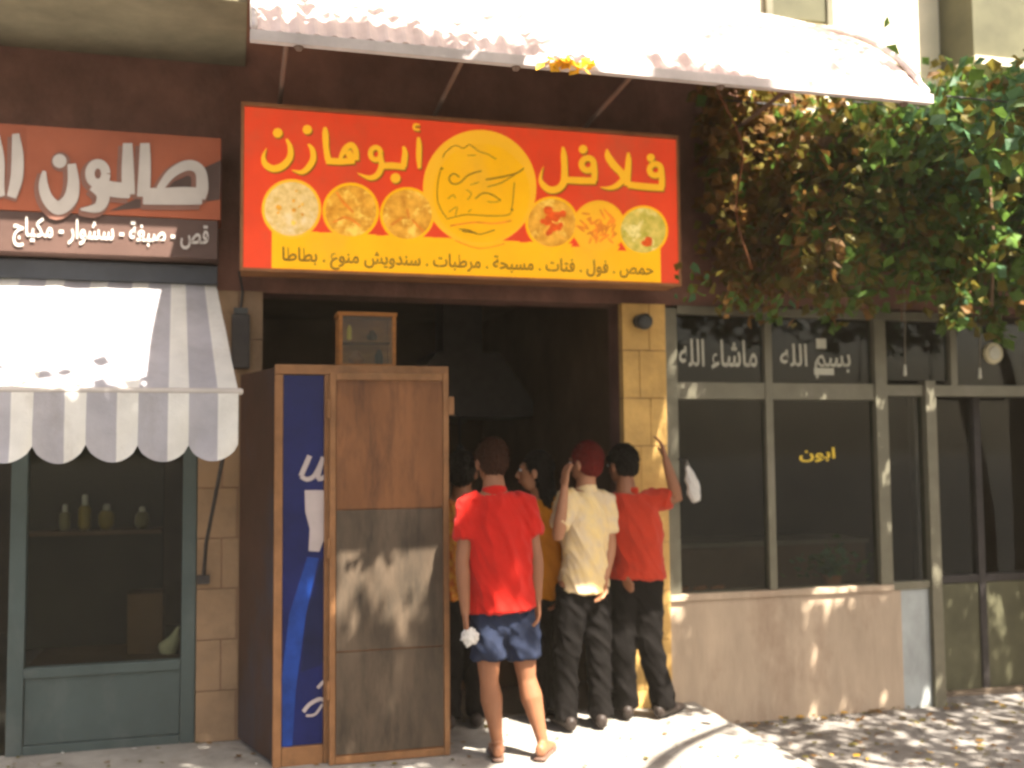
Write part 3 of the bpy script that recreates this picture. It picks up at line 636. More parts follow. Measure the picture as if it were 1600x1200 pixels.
# right-hand door, standing slightly proud
DX0, DX1, DYF = 0.50, 1.155, KY-0.05
door = box('cabinet_door', DX0+0.03, DX1-0.03, DYF+0.012, DYF+0.034, 0.02, KZ-0.06, 'door_brown', CB, 0)
for (x0_, x1_, z0_, z1_) in ((DX0, DX0+0.032, 0.004, KZ-0.045), (DX1-0.032, DX1, 0.004, KZ-0.045), (DX0+0.033, DX1-0.033, KZ-0.085, KZ-0.045), (DX0+0.033, DX1-0.033, 0.004, 0.045)):
    box('door_frame', x0_, x1_, DYF, DYF+0.045, z0_, z1_, 'tan_metal', door, 0.004)
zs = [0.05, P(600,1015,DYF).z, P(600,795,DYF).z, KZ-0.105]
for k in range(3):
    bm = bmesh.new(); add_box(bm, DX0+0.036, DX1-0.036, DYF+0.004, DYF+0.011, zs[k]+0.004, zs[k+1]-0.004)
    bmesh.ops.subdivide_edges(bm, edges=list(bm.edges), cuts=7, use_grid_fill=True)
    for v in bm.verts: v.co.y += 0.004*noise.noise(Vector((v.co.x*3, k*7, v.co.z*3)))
    finish('door_panel', bm, ('door_sun_tone','door_sun_tone','door_brown')[k], door, smooth=False)  # lower two panels carry the tone with the light painted in
box('latch', DX1, DX1+0.03, DYF-0.006, DYF+0.03, 1.86, 1.96, 'tan_metal', door, 0.004)
for z in (0.35, 1.1, 1.85): tubeobj('hinge', [Vector((DX0-0.006, DYF-0.004, z)), Vector((DX0-0.006, DYF-0.004, z+0.09))], 0.01, 'tan_metal', door, 8)

# small showcase on top of the cabinet
a = P(529, 567, -0.5); b_ = P(619, 567, -0.5); zt = P(575, 494, -0.5).z; z0_ = KZ+0.002
SHW = empty('glass_showcase', (0.5*(a.x+b_.x), -0.42, z0_), 'small wooden showcase with oddments on top of the steel cabinet', 'showcase')
bw = 0.022
for x_ in (a.x, b_.x-bw):
    for y_ in (-0.5, -0.34): box('frame_post', x_, x_+bw, y_, y_+bw, z0_, zt, 'wood', SHW, 0.002)
for z_ in (zt+0.001, ): box('top_board', a.x-0.006, b_.x+0.006, -0.506, -0.312, z_, z_+0.022, 'wood', SHW, 0.002)
box('base_board', a.x+bw+0.001, b_.x-bw-0.001, -0.499, -0.320, z0_, z0_+0.018, 'wood', SHW, 0.002)
box('back_board', a.x+bw+0.001, b_.x-bw-0.001, -0.330, -0.322, z0_+0.02, zt, 'wood', SHW, 0)
box('inner_shelf', a.x+bw+0.001, b_.x-bw-0.001, -0.47, -0.332, 0.5*(z0_+zt), 0.5*(z0_+zt)+0.012, 'wood', SHW, 0.001)
box('glass_pane', a.x+bw+0.001, b_.x-bw-0.001, -0.492, -0.489, z0_+0.02, zt-0.001, 'glass', SHW, 0)
def jar(x, z, h, r, m, label):
    t = tubeobj('jar', [Vector((x,-0.41,z+r*0.75)), Vector((x,-0.41,z+h*0.7)), Vector((x,-0.41,z+h))], [r, r, r*0.6], m, None, 10); tag(t, label, 'jar', 'jars in the small showcase')
mz = 0.5*(z0_+zt)+0.012
jar(a.x+0.07, mz, 0.085, 0.014, 'letter_gold', 'tall thin yellow jar on the upper shelf of the small showcase')
jar(a.x+0.20, mz, 0.05, 0.03, 'carton', 'squat brown jar on the upper shelf of the small showcase')
jar(a.x+0.11, z0_+0.018, 0.06, 0.045, 'pot_terracotta', 'fat brownish jar on the floor of the small showcase')
jar(a.x+0.24, z0_+0.018, 0.08, 0.025, 'dark_metal', 'dark jar on the floor of the small showcase')

# ------------------------------------------------------------------ fixtures on the pillars
c = P(1000, 502, -0.08)
LP = empty('wall_lamp', (c.x, -0.06, c.z), 'small dark round lamp high on the stone pillar beside the red sign', 'lamp')
bm = bmesh.new(); tube(bm, [Vector((c.x,-0.062,c.z)), Vector((c.x,-0.085,c.z))], [0.045,0.04], ref=Vector((1,0,0)), n=18, round_ends=False); finish('mount', bm, 'lamp_grey', LP, smooth=False)
bm = bmesh.new(); tube(bm, [Vector((c.x,-0.086,c.z)), Vector((c.x,-0.12,c.z-0.005)), Vector((c.x,-0.16,c.z-0.012))], [0.03,0.05,0.055], ref=Vector((1,0,0)), n=18); finish('lamp_head', bm, 'lamp_grey', LP, smooth=True)
a = P(362, 455, -0.09); b_ = P(390, 582, -0.09)
MB = empty('meter_box', (0.5*(a.x+b_.x), -0.07, b_.z), 'narrow dark meter box with cable on the stone pillar above the cabinet', 'meter box')
box('box_body', a.x, b_.x, -0.14, -0.064, b_.z+0.02, a.z-0.14, 'dark_metal', MB, 0.012); box('box_cap', a.x+0.012, b_.x-0.012, -0.12, -0.064, a.z-0.137, a.z-0.10, 'lamp_grey', MB, 0.004)
tubeobj('cable', [Vector((0.5*(a.x+b_.x), -0.075, a.z-0.10)), Vector((0.5*(a.x+b_.x)+0.01, -0.075, a.z)), Vector((0.5*(a.x+b_.x)-0.01, -0.072, a.z+0.12))], 0.008, 'dark_metal', MB, 6)

# ------------------------------------------------------------------ people
def remesh(name, bm, voxel, m, parent, fold=0.0, iters=4, fscale=(9,9,4.5)):
    bmesh.ops.recalc_face_normals(bm, faces=bm.faces)
    me = bpy.data.meshes.new(name+'_raw'); bm.to_mesh(me); bm.free()
    t = bpy.data.objects.new('tmp', me); COL.objects.link(t)
    r = t.modifiers.new('r', 'REMESH'); r.mode = 'VOXEL'; r.voxel_size = voxel; r.use_smooth_shade = True
    s = t.modifiers.new('s', 'SMOOTH'); s.factor = 0.5; s.iterations = iters
    dg = bpy.context.evaluated_depsgraph_get(); out = bpy.data.meshes.new_from_object(t.evaluated_get(dg)); out.name = name
    bpy.data.objects.remove(t); bpy.data.meshes.remove(me)
    if fold:
        n = len(out.vertices); co = np.empty(n*3); no = np.empty(n*3); out.vertices.foreach_get('co', co); out.vertices.foreach_get('normal', no)
        co = co.reshape(-1,3); no = no.reshape(-1,3); fs = np.array(fscale)
        for i in range(n):
            p = Vector(co[i]*fs); q = p + Vector((p.z*0.8, 0, p.x*0.5))
            r1 = max(0.0, 1.0-abs(noise.noise(q))*2.6); r2 = max(0.0, 1.0-abs(noise.noise(q*1.9+Vector((5,1,2))))*3.0)
            co[i] += no[i]*(fold*(r1*r1*0.9-0.3) + fold*0.55*r2*r2 + fold*0.3*noise.noise(p*0.6))
        out.vertices.foreach_set('co', co.reshape(-1)); out.update()
    out.materials.clear(); return link(name, out, m, parent, smooth=True)
def hand(bm, wrist, d, pn, thumb, s=1.0, curl=0.35):
    """palm with five separate bent fingers; d finger direction, pn palm normal, thumb side vector"""
    d = d.normalized(); pn = (pn - d*pn.dot(d)).normalized(); th = d.cross(pn); th = th if th.dot(thumb) > 0 else -th
    pc = wrist + d*0.045*s
    tube(bm, [wrist, pc, wrist+d*0.085*s], [(0.024*s,0.017*s),(0.036*s,0.016*s),(0.038*s,0.013*s)], ref=th, n=10)
    for k, (off, L) in enumerate(((0.030,0.068),(0.011,0.078),(-0.009,0.072),(-0.028,0.056))):
        b = wrist + d*0.085*s + th*off*s; e = d.copy(); pts = [b-d*0.012*s, b]
        for j, q in enumerate((0.45,0.32,0.23)):
            ang = curl*(j+1)*0.75; e = (d*math.cos(ang)+pn*math.sin(ang)); pts.append(pts[-1]+e*L*q*s)
        tube(bm, pts, [0.0095*s]*2+[0.009*s,0.0085*s,0.0075*s], ref=th, n=8)
    b = wrist + d*0.022*s + th*0.022*s; t1 = (d*0.6+th*0.75+pn*0.25).normalized(); t2 = (d*0.9+th*0.25+pn*0.3).normalized()
    tube(bm, [b, b+t1*0.035*s, b+t1*0.035*s+t2*0.042*s], [0.012*s,0.0115*s,0.009*s], ref=pn, n=8)
def person(label, J, fwd, hd, skin, hair, shirt, legs, shoe, sleeves=0.55, legwear='trousers', hair_style='short', girth=1.0, collar=True, curls=(0.35,0.35), hand_dirs=None, loose=0.02, group='people queueing at the falafel shop'):
    up = Vector((0,0,1)); fwd = Vector((*fwd, 0)).normalized(); hd = Vector((*hd, 0)).normalized() if len(hd) == 2 else Vector(hd).normalized()
    side = fwd.cross(up)                                     # the person's right
    base = 0.5*(J['aL']+J['aR']); PE = empty('person', (base.x, base.y, min(J['aL'].z, J['aR'].z)-0.07), label, 'person', group)
    g = girth; sw = (J['sR']-J['sL']).normalized()
    hs = hd.cross(up).normalized(); hu = hs.cross(hd).normalized(); HR = Matrix((hs, hd, hu)).transposed()
    hc = J['head']
    bm = bmesh.new()
    ellip(bm, hc+hu*0.02-hd*0.008, (0.077,0.098,0.098), HR); ellip(bm, hc-hu*0.045+hd*0.026, (0.060,0.068,0.075), HR); ellip(bm, hc+hd*0.03+hu*0.0, (0.066,0.066,0.085), HR)
    tube(bm, [hc+hd*0.09+hu*0.018, hc+hd*0.106-hu*0.008, hc+hd*0.116-hu*0.026, hc+hd*0.098-hu*0.036], [0.009,0.012,0.015,0.013], n=8)
    tube(bm, [hc+hd*0.088-hu*0.064-hs*0.02, hc+hd*0.096-hu*0.063, hc+hd*0.088-hu*0.064+hs*0.02], [0.008,0.010,0.008], n=8)
    for s in (-1,1):
        ellip(bm, hc+hs*s*0.083-hd*0.004-hu*0.014, (0.013,0.021,0.034), HR, 10); tube(bm, [hc+hs*s*0.015+hd*0.094+hu*0.034, hc+hs*s*0.05+hd*0.08+hu*0.034], [0.010,0.008], n=8)
    nb = J['neck']
    tube(bm, [hc-hd*0.022-hu*0.05, 0.5*(hc-hd*0.022+nb), nb], [0.052,0.055,(0.068,0.062)], ref=sw, n=14)
    tube(bm, [nb-up*0.0, nb-up*0.05, J['chest'], J['waist'], J['pelvis']], [(0.07,0.06),(0.13*g,0.075*g),(0.145*g,0.095*g),(0.125*g,0.085*g),(0.145*g,0.095*g)], ref=sw, n=18)
    for s in ('L','R'):
        S, E_, W_ = J['s'+s], J['e'+s], J['w'+s]
        tube(bm, [S, S.lerp(E_,0.3), S.lerp(E_,0.75), E_, E_.lerp(W_,0.25), E_.lerp(W_,0.7), W_], [0.052*g,0.049*g,0.041,0.037,0.040,0.031,0.024], n=14)
        d = (W_-E_).normalized(); pn = -side*(1 if s == 'R' else -1); thumb = fwd
        if hand_dirs and s in hand_dirs: d, pn, thumb = [Vector(v) for v in hand_dirs[s]]
        hand(bm, W_, d, pn, thumb, 1.0, curls[0 if s == 'L' else 1])
        H, K, A = J['h'+s], J['k'+s], J['a'+s]
        tube(bm, [H+up*0.05, H.lerp(K,0.25), H.lerp(K,0.75), K, K.lerp(A,0.28), K.lerp(A,0.7), A], [0.088*g,0.084*g,0.060*g,0.051,0.060*g,0.041,0.031], n=16)
        to = J['t'+s]; fl = Vector((to.x-A.x, to.y-A.y, 0)).normalized(); gz = A.z-0.075
        tube(bm, [Vector((A.x,A.y,gz+0.045))-fl*0.055, Vector((A.x,A.y,gz+0.045)), Vector((A.x,A.y,gz+0.034))+fl*0.08, Vector((A.x,A.y,gz+0.022))+fl*0.15, Vector((A.x,A.y,gz+0.018))+fl*0.175], [(0.030,0.040),(0.034,0.042),(0.042,0.030),(0.044,0.020),(0.036,0.015)], ref=fl.cross(up), n=12)
    body = remesh('body', bm, 0.0065, skin, PE, iters=3)
    for s in (-1,1):
        bm = bmesh.new(); ellip(bm, hc+hs*s*0.031+hd*0.088+hu*0.012, (0.013,0.010,0.008), HR, 10); e = finish('eye', bm, 'eye_white', body, True)
        bm = bmesh.new(); ellip(bm, hc+hs*s*0.031+hd*0.0965+hu*0.012, (0.006,0.004,0.006), HR, 8); finish('iris', bm, 'eye_dark', e, True)
        bm = bmesh.new(); tube(bm, [hc+hs*s*0.014+hd*0.102+hu*0.036, hc+hs*s*0.034+hd*0.098+hu*0.041, hc+hs*s*0.052+hd*0.085+hu*0.034], [0.004,0.005,0.003], n=6); finish('eyebrow', bm, hair, body, True)
    bm = bmesh.new(); tube(bm, [hc+hd*0.090-hu*0.063-hs*0.022, hc+hd*0.103-hu*0.062, hc+hd*0.090-hu*0.063+hs*0.022], [0.004,0.007,0.004], n=8); finish('mouth', bm, 'lips', body, True)
    # hair
    bm = bmesh.new(); ellip(bm, hc+hu*0.034-hd*0.022, (0.086,0.098,0.096), HR); ellip(bm, hc-hd*0.042-hu*0.012, (0.079,0.070,0.075), HR)
    for s in (-1,1): tube(bm, [hc+hs*s*0.072+hd*0.03+hu*0.05, hc+hs*s*0.077+hd*0.018+hu*0.0], [0.016,0.010], n=8)
    if hair_style == 'long':
        tube(bm, [hc-hd*0.04+hu*0.03, hc-hd*0.06-hu*0.08, hc-hd*0.085-hu*0.19, hc-hd*0.09-hu*0.27], [(0.088,0.07),(0.092,0.06),(0.095,0.045),(0.07,0.025)], ref=hs, n=14)
    remesh('hair', bm, 0.0055, hair, PE, fold=0.010, iters=2, fscale=(60,60,26))
    # loose locks that break the outline of the hair
    rr = random.Random(len(label)); vs, fs = [], []
    for k in range(420):
        a_ = rr.uniform(0, 2*math.pi); b2 = rr.uniform(-0.1, 1.45); n = hs*(math.cos(a_)*math.cos(b2)) + hd*(math.sin(a_)*math.cos(b2)) + hu*math.sin(b2)
        if n.dot(hd) > 0.55 and n.dot(hu) < 0.45: continue
        c0 = hc+hu*0.034-hd*0.022; p0 = c0 + hs*n.dot(hs)*0.087 + hd*n.dot(hd)*0.099 + hu*n.dot(hu)*0.097
        t_ = (-hu*0.9 - hd*0.35 + Vector((rr.uniform(-1,1), rr.uniform(-1,1), rr.uniform(-1,1)))*0.7); t_ = (t_ - n*t_.dot(n)).normalized(); w_ = n.cross(t_)*rr.uniform(0.003,0.006); L2 = rr.uniform(0.025,0.05)
        i0 = len(vs); p1 = p0+t_*L2*0.55+n*rr.uniform(0.002,0.007); p2 = p0+t_*L2-n*0.004+n*rr.uniform(0,0.010)
        vs += [p0-w_-n*0.006, p0+w_-n*0.006, p1+w_, p1-w_, p2]; fs += [(i0,i0+1,i0+2,i0+3),(i0+3,i0+2,i0+4)]
    hm = bpy.data.meshes.new('hair_locks'); hm.from_pydata([v[:] for v in vs], [], fs); link('hair_locks', hm, hair, PE)['kind'] = 'stuff'
    # shirt
    bm = bmesh.new(); hem = J['hem']; L_ = loose
    tube(bm, [nb-up*0.012, nb-up*0.045, J['chest'].lerp(nb,0.45), J['chest'], J['waist'], J['pelvis'].lerp(J['waist'],0.3), hem], [(0.078,0.068),(0.135*g,0.088*g),(0.168*g+L_*0.3,0.108*g+L_*0.4),(0.168*g+L_,0.112*g+L_),(0.150*g+L_,0.104*g+L_),(0.160*g+L_,0.112*g+L_),(0.172*g+L_,0.122*g+L_)], ref=sw, n=24, round_ends=False)
    for s in ('L','R'):
        S, E_ = J['s'+s], J['e'+s]; q = sleeves
        if q <= 1.0:
            tube(bm, [S.lerp(nb-up*0.03,0.35), S, S.lerp(E_,q*0.5), S.lerp(E_,q)], [0.065*g,0.074*g,0.070*g,0.068*g], n=16, round_ends=False)
        else:
            W_ = J['w'+s]; tube(bm, [S.lerp(nb-up*0.03,0.35), S, S.lerp(E_,0.5), E_, E_.lerp(W_,0.5), E_.lerp(W_,q-1)], [0.065*g,0.074*g,0.066*g,0.055*g,0.048,0.042], n=16, round_ends=False)
    sh_o = remesh('shirt', bm, 0.011, shirt, PE, fold=0.015, iters=4)
    if collar:
        bm = bmesh.new(); n = 20
        c0 = nb - up*0.004
        pts = [c0 + sw*(0.062*math.cos(2*math.pi*k/n)) + fwd*(0.060*math.sin(2*math.pi*k/n)) + up*(-0.008-0.014*math.sin(2*math.pi*k/n)) for k in range(n+1)]
        tube(bm, pts, [(0.030,0.011)]*(n+1), ref=up, n=8, round_ends=False); remesh('collar', bm, 0.007, shirt, sh_o, fold=0.002, iters=2)
    # legwear
    bm = bmesh.new()
    tube(bm, [J['waist'].lerp(J['pelvis'],0.5), J['pelvis'], 0.5*(J['hL']+J['hR'])-up*0.03], [(0.140*g,0.100*g),(0.162*g,0.112*g),(0.155*g,0.105*g)], ref=sw, n=20)
    for s in ('L','R'):
        H, K, A = J['h'+s], J['k'+s], J['a'+s]
        if legwear == 'shorts':
            tube(bm, [H+up*0.06, H.lerp(K,0.3), H.lerp(K,0.66)], [0.094*g,0.092*g,0.090*g], n=18, round_ends=False)
        else:
            tube(bm, [H+up*0.06, H.lerp(K,0.3), K, K.lerp(A,0.5), A-up*0.02], [0.098*g,0.100*g,0.080*g,0.076*g,0.078*g], n=18, round_ends=False)
    remesh('shorts' if legwear == 'shorts' else 'trousers', bm, 0.012, legs, PE, fold=0.014, iters=4, fscale=(8,8,6))
    for s in ('L','R'):
        A, to = J['a'+s], J['t'+s]; fl = Vector((to.x-A.x, to.y-A.y, 0)).normalized(); gz = A.z-0.078; bm = bmesh.new(); b = Vector((A.x,A.y,gz))
        if shoe == 'sandal':
            tube(bm, [b-fl*0.075+up*0.006, b+fl*0.04+up*0.006, b+fl*0.13+up*0.006, b+fl*0.19+up*0.006], [(0.036,0.012),(0.040,0.012),(0.050,0.012),(0.040,0.012)], ref=fl.cross(up), n=12)
            tube(bm, [b+fl*0.10+fl.cross(up)*0.045+up*0.02, b+fl*0.09+up*0.062, b+fl*0.10-fl.cross(up)*0.045+up*0.02], [(0.018,0.006)]*3, ref=fl, n=8)
        else:
            tube(bm, [b-fl*0.07+up*0.045, b+up*0.05, b+fl*0.09+up*0.038, b+fl*0.17+up*0.026, b+fl*0.20+up*0.022], [(0.036,0.045),(0.042,0.05),(0.050,0.036),(0.050,0.026),(0.038,0.02)], ref=fl.cross(up), n=14)
        remesh('sandal' if shoe == 'sandal' else 'shoe', bm, 0.006, 'sandal' if shoe == 'sandal' else 'shoe_dark', PE, iters=2)
    return PE
def joints(**k): return {n: P(*v) for n, v in k.items()}
Y1 = -0.85
J1 = joints(head=(768,722,Y1+0.03), neck=(772,766,Y1), chest=(778,835,Y1), waist=(782,895,Y1), pelvis=(786,945,Y1), hem=(786,952,Y1),
  sL=(734,790,Y1), sR=(820,788,Y1), eL=(722,878,Y1-0.05), eR=(838,870,Y1-0.05), wL=(727,958,Y1-0.08), wR=(840,936,Y1-0.06),
  hL=(761,965,Y1), hR=(812,965,Y1), kL=(764,1064,Y1-0.02), kR=(823,1060,Y1-0.01), aL=(777,1160,Y1+0.02), aR=(848,1158,Y1-0.04), tL=(774,1172,Y1+0.2), tR=(862,1172,Y1+0.15))
for s in 'LR': J1['a'+s].z = 0.085
P1 = person('person in bright red polo shirt and navy shorts seen from behind beside the steel cabinet', J1, (0.05,1), (-0.1,1,-0.18), 'skin_a', 'hair_brown', 'shirt_red', 'denim', 'sandal', legwear='shorts', sleeves=0.62, girth=1.02, loose=0.028, curls=(0.75,0.4))
Y4 = -0.40
J4 = joints(head=(915,724,Y4), neck=(915,764,Y4), chest=(914,822,Y4), waist=(914,872,Y4), pelvis=(912,912,Y4), hem=(911,925,Y4),
  sL=(885,782,Y4-0.08), sR=(943,780,Y4+0.08), eL=(872,838,Y4-0.20), eR=(954,850,Y4+0.02), wL=(882,762,Y4-0.17), wR=(945,905,Y4-0.06),
  hL=(892,930,Y4-0.03), hR=(930,930,Y4+0.03), kL=(885,1035,Y4), kR=(935,1035,Y4), aL=(885,1125,Y4), aR=(938,1125,Y4), tL=(870,1135,Y4+0.15), tR=(932,1135,Y4+0.2))
for s in 'LR': J4['a'+s].z = 0.085
up = Vector((0,0,1))
P4 = person('person in pale yellow shirt raising a hand to the face, between two red shirts', J4, (-0.45,1), (-0.55,0.8,-0.1), 'skin_b', 'hair_red', 'shirt_pale', 'trouser_black', 'shoe', sleeves=0.75, girth=0.92,
  hand_dirs={'L': ((0.15,0.2,1.0), (0.9,0.3,0), (0.2,0.9,0))})
Y5 = -0.30
J5 = joints(head=(972,727,Y5+0.03), neck=(978,768,Y5), chest=(988,822,Y5), waist=(994,868,Y5), pelvis=(994,896,Y5), hem=(994,902,Y5),
  sL=(957,790,Y5+0.10), sR=(1013,783,Y5-0.04), eL=(958,850,Y5+0.12), eR=(1058,778,Y5-0.12), wL=(972,890,Y5-0.02), wR=(1040,718,Y5-0.14),
  hL=(977,912,Y5+0.03), hR=(1011,912,Y5-0.02), kL=(972,1008,Y5), kR=(1015,1005,Y5-0.04), aL=(978,1105,Y5+0.05), aR=(1038,1100,Y5), tL=(970,1110,Y5+0.25), tR=(1060,1105,Y5+0.1))
for s in 'LR': J5['a'+s].z = 0.085
P5 = person('black haired person in coral red shirt and black trousers leaning against the stone pillar', J5, (-0.3,1), (-0.35,0.9,-0.15), 'skin_a', 'hair_black', 'shirt_coral', 'trouser_black', 'shoe', sleeves=0.8, girth=0.98,
  hand_dirs={'R': ((-0.2,0.1,1.0), (-0.9,0.3,0), (-0.2,0.9,0))})
Y3 = -0.12
J3 = joints(head=(836,737,Y3), neck=(845,776,Y3), chest=(850,828,Y3), waist=(854,880,Y3), pelvis=(856,920,Y3), hem=(856,932,Y3),
  sL=(826,793,Y3+0.05), sR=(876,792,Y3-0.08), eL=(820,850,Y3+0.05), eR=(882,856,Y3-0.10), wL=(822,905,Y3+0.12), wR=(872,915,Y3-0.10),
  hL=(840,935,Y3), hR=(872,935,Y3), kL=(838,1030,Y3), kR=(872,1030,Y3), aL=(840,1110,Y3), aR=(872,1110,Y3), tL=(830,1115,Y3+0.2), tR=(862,1115,Y3+0.2))
for s in 'LR': J3['a'+s].z = 0.085
P3 = person('long haired person in amber shirt half hidden behind the bright red polo shirt', J3, (-0.5,0.9), (-0.85,0.35,0), 'skin_b', 'hair_black', 'shirt_amber', 'trouser_black', 'shoe', sleeves=0.8, girth=0.92, hair_style='long', collar=False)
Y2 = -0.16
J2 = joints(head=(722,738,Y2), neck=(722,776,Y2), chest=(722,830,Y2), waist=(723,882,Y2), pelvis=(724,920,Y2), hem=(724,932,Y2),
  sL=(686,795,Y2), sR=(757,795,Y2), eL=(680,860,Y2), eR=(764,860,Y2), wL=(686,915,Y2+0.1), wR=(760,915,Y2+0.1),
  hL=(704,935,Y2), hR=(744,935,Y2), kL=(702,1030,Y2), kR=(746,1030,Y2), aL=(702,1110,Y2), aR=(746,1110,Y2), tL=(702,1115,Y2+0.2), tR=(750,1115,Y2+0.2))
for s in 'LR': J2['a'+s].z = 0.085
P2 = person('person in orange and yellow printed shirt mostly hidden between cabinet and red polo shirt', J2, (0.1,1), (0.35,0.9,0), 'skin_a', 'hair_black', 'shirt_print', 'trouser_black', 'shoe', sleeves=0.6, girth=0.95, collar=False)

def crumple(name, c, r, label, cat, seed, m='plastic_white'):
    bm = bmesh.new(); bmesh.ops.create_icosphere(bm, subdivisions=3, radius=1)
    for v in bm.verts:
        n = v.co.normalized(); k = 1+0.45*noise.noise(n*2.2+Vector((seed,0,0)))+0.25*(abs(noise.noise(n*5+Vector((0,seed,0))))-0.2)
        v.co = Vector((n.x*r[0]*k, n.y*r[1]*k, n.z*r[2]*k)) + Vector(c)
    return tag(finish(name, bm, m, smooth=False), label, cat)
hp = J1['wL'] + (J1['wL']-J1['eL']).normalized()*0.11
crumple('paper_napkin', (hp.x+0.012, hp.y-0.02, hp.z-0.01), (0.045,0.03,0.045), 'crumpled white paper napkin held by the person in navy shorts', 'napkin', 3.1)
# plastic bag hanging from a hook on the pillar edge
t0 = P(1074,722,-0.16); b0 = P(1084,766,-0.16)
PB = empty('plastic_bag', (b0.x, b0.y, b0.z-0.09), 'white plastic bag hanging by its handles beside the coral shirted person', 'bag')
bm = bmesh.new()
tube(bm, [t0+Vector((0,0,-0.03)), t0.lerp(b0,0.4), b0, b0+Vector((0.012,0,-0.055))], [(0.012,0.01),(0.03,0.02),(0.045,0.03),(0.030,0.025)], n=14); remesh('bag_body', bm, 0.006, 'plastic_white', PB, fold=0.010, iters=1, fscale=(30,30,12))
tubeobj('bag_handle', [t0+Vector((-0.01,0,-0.035)), t0+Vector((0,0.01,0.02)), t0+Vector((0.012,0,-0.035))], 0.004, 'plastic_white', PB, 6)
hk = Vector((t0.x, -0.02, t0.z+0.02)); tubeobj('hook', [hk, Vector((t0.x, t0.y+0.01, t0.z+0.012)), Vector((t0.x, t0.y-0.005, t0.z+0.024))], 0.004, 'dark_metal', PB, 6)

# ------------------------------------------------------------------ foliage
def leaf_mesh(name, pos, size, mats, weights, parent, droop=0.5, seed=1):
    r = np.random.default_rng(seed); n = len(pos)
    a = r.uniform(0, 2*np.pi, n); tilt = r.normal(0.0, 0.6, n)
    d = np.stack([np.cos(a), np.sin(a), -droop+tilt*0.6], 1); d /= np.linalg.norm(d, axis=1)[:,None]
    rnd = r.normal(size=(n,3)); s = np.cross(d, rnd); s /= np.linalg.norm(s, axis=1)[:,None]; nn = np.cross(d, s)
    L = size*r.uniform(0.6, 1.25, n)[:,None]; W = L*r.uniform(0.32,0.48,n)[:,None]
    p = np.asarray(pos); v = np.stack([p, p+d*L*0.45+s*W+nn*L*0.10, p+d*L, p+d*L*0.45-s*W+nn*L*0.10, p+d*L*0.5-nn*L*0.04], 1).reshape(-1,3)
    i = np.arange(n)[:,None]*5
    f = np.concatenate([np.concatenate([i, i+1, i+4],1), np.concatenate([i+1, i+2, i+4],1), np.concatenate([i+2, i+3, i+4],1), np.concatenate([i+3, i, i+4],1)], 1).reshape(-1,3)
    me = bpy.data.meshes.new(name); me.from_pydata(v.tolist(), [], f.tolist())
    wts = np.asarray(weights(p)); cum = np.cumsum(wts/wts.sum(1, keepdims=True), 1); mi = (r.random(n)[:,None] > cum).sum(1).clip(0, len(mats)-1)
    me.polygons.foreach_set('material_index', np.repeat(mi, 4).astype(np.int32)); me.update()
    return link(name, me, list(mats), parent)

# gaps between the leaves where the sun comes through
GAPS = [((790,948,-1.0),0.07),((815,945,-1.0),0.05),((825,1050,-0.93),0.06),((833,1080,-0.93),0.06),((840,1110,-0.93),0.06),((848,1140,-0.93),0.06),((852,1165,-0.93),0.07),
        ((548,880,-0.7),0.05),((545,920,-0.7),0.05),((620,900,-0.7),0.04),((615,935,-0.7),0.04),((660,868,-0.7),0.05),((690,866,-0.7),0.04),((650,985,-0.7),0.02),
        ((1082,612,0),0.02),((1155,612,0),0.015),((1250,613,0),0.02),((1285,614,0),0.015),((1362,632,0),0.03),((1364,690,0),0.02),((1378,745,0),0.03),((1450,640,0),0.03),((1447,625,0),0.02),
        ((1275,928,0),0.03),((1300,930,0),0.02),((1320,924,0),0.02),((1365,935,0),0.02),((1455,905,0),0.03),((1458,1070,0),0.03),((1440,1115,0),0.03),((1265,1122,0),0.03),((1245,965,0),0.02),((1383,1078,0),0.02),((1275,1020,0),0.02),
        ((1190,160,-0.2),0.05),((1200,195,-0.3),0.06),((1245,160,-0.3),0.04),((1275,190,-0.4),0.05),((1330,165,-0.5),0.05),((1280,240,-0.5),0.03),((1345,245,-0.5),0.03),((1200,270,-0.4),0.03),((1550,330,-0.75),0.09),((1550,390,-0.75),0.08),((1500,470,-0.75),0.08),((1540,250,-0.8),0.08)]
def gap_filter(p, only=None):
    keep = np.ones(len(p), bool); sd = np.array(to_sun)
    for (a_, b2, y_), r_g in GAPS:
        t = np.array(P(a_, b2, y_)); d = p - t; k = d @ sd; off = np.linalg.norm(d - k[:,None]*sd, axis=1)
        keep &= ~((off < r_g+0.048) & (k > 0.16))
    return p[keep]
VINE = empty('climbing_vine', (5.9, -0.3, GZ), 'climbing vine with brownish and green leaves hanging over the glazed shopfront', 'vine')
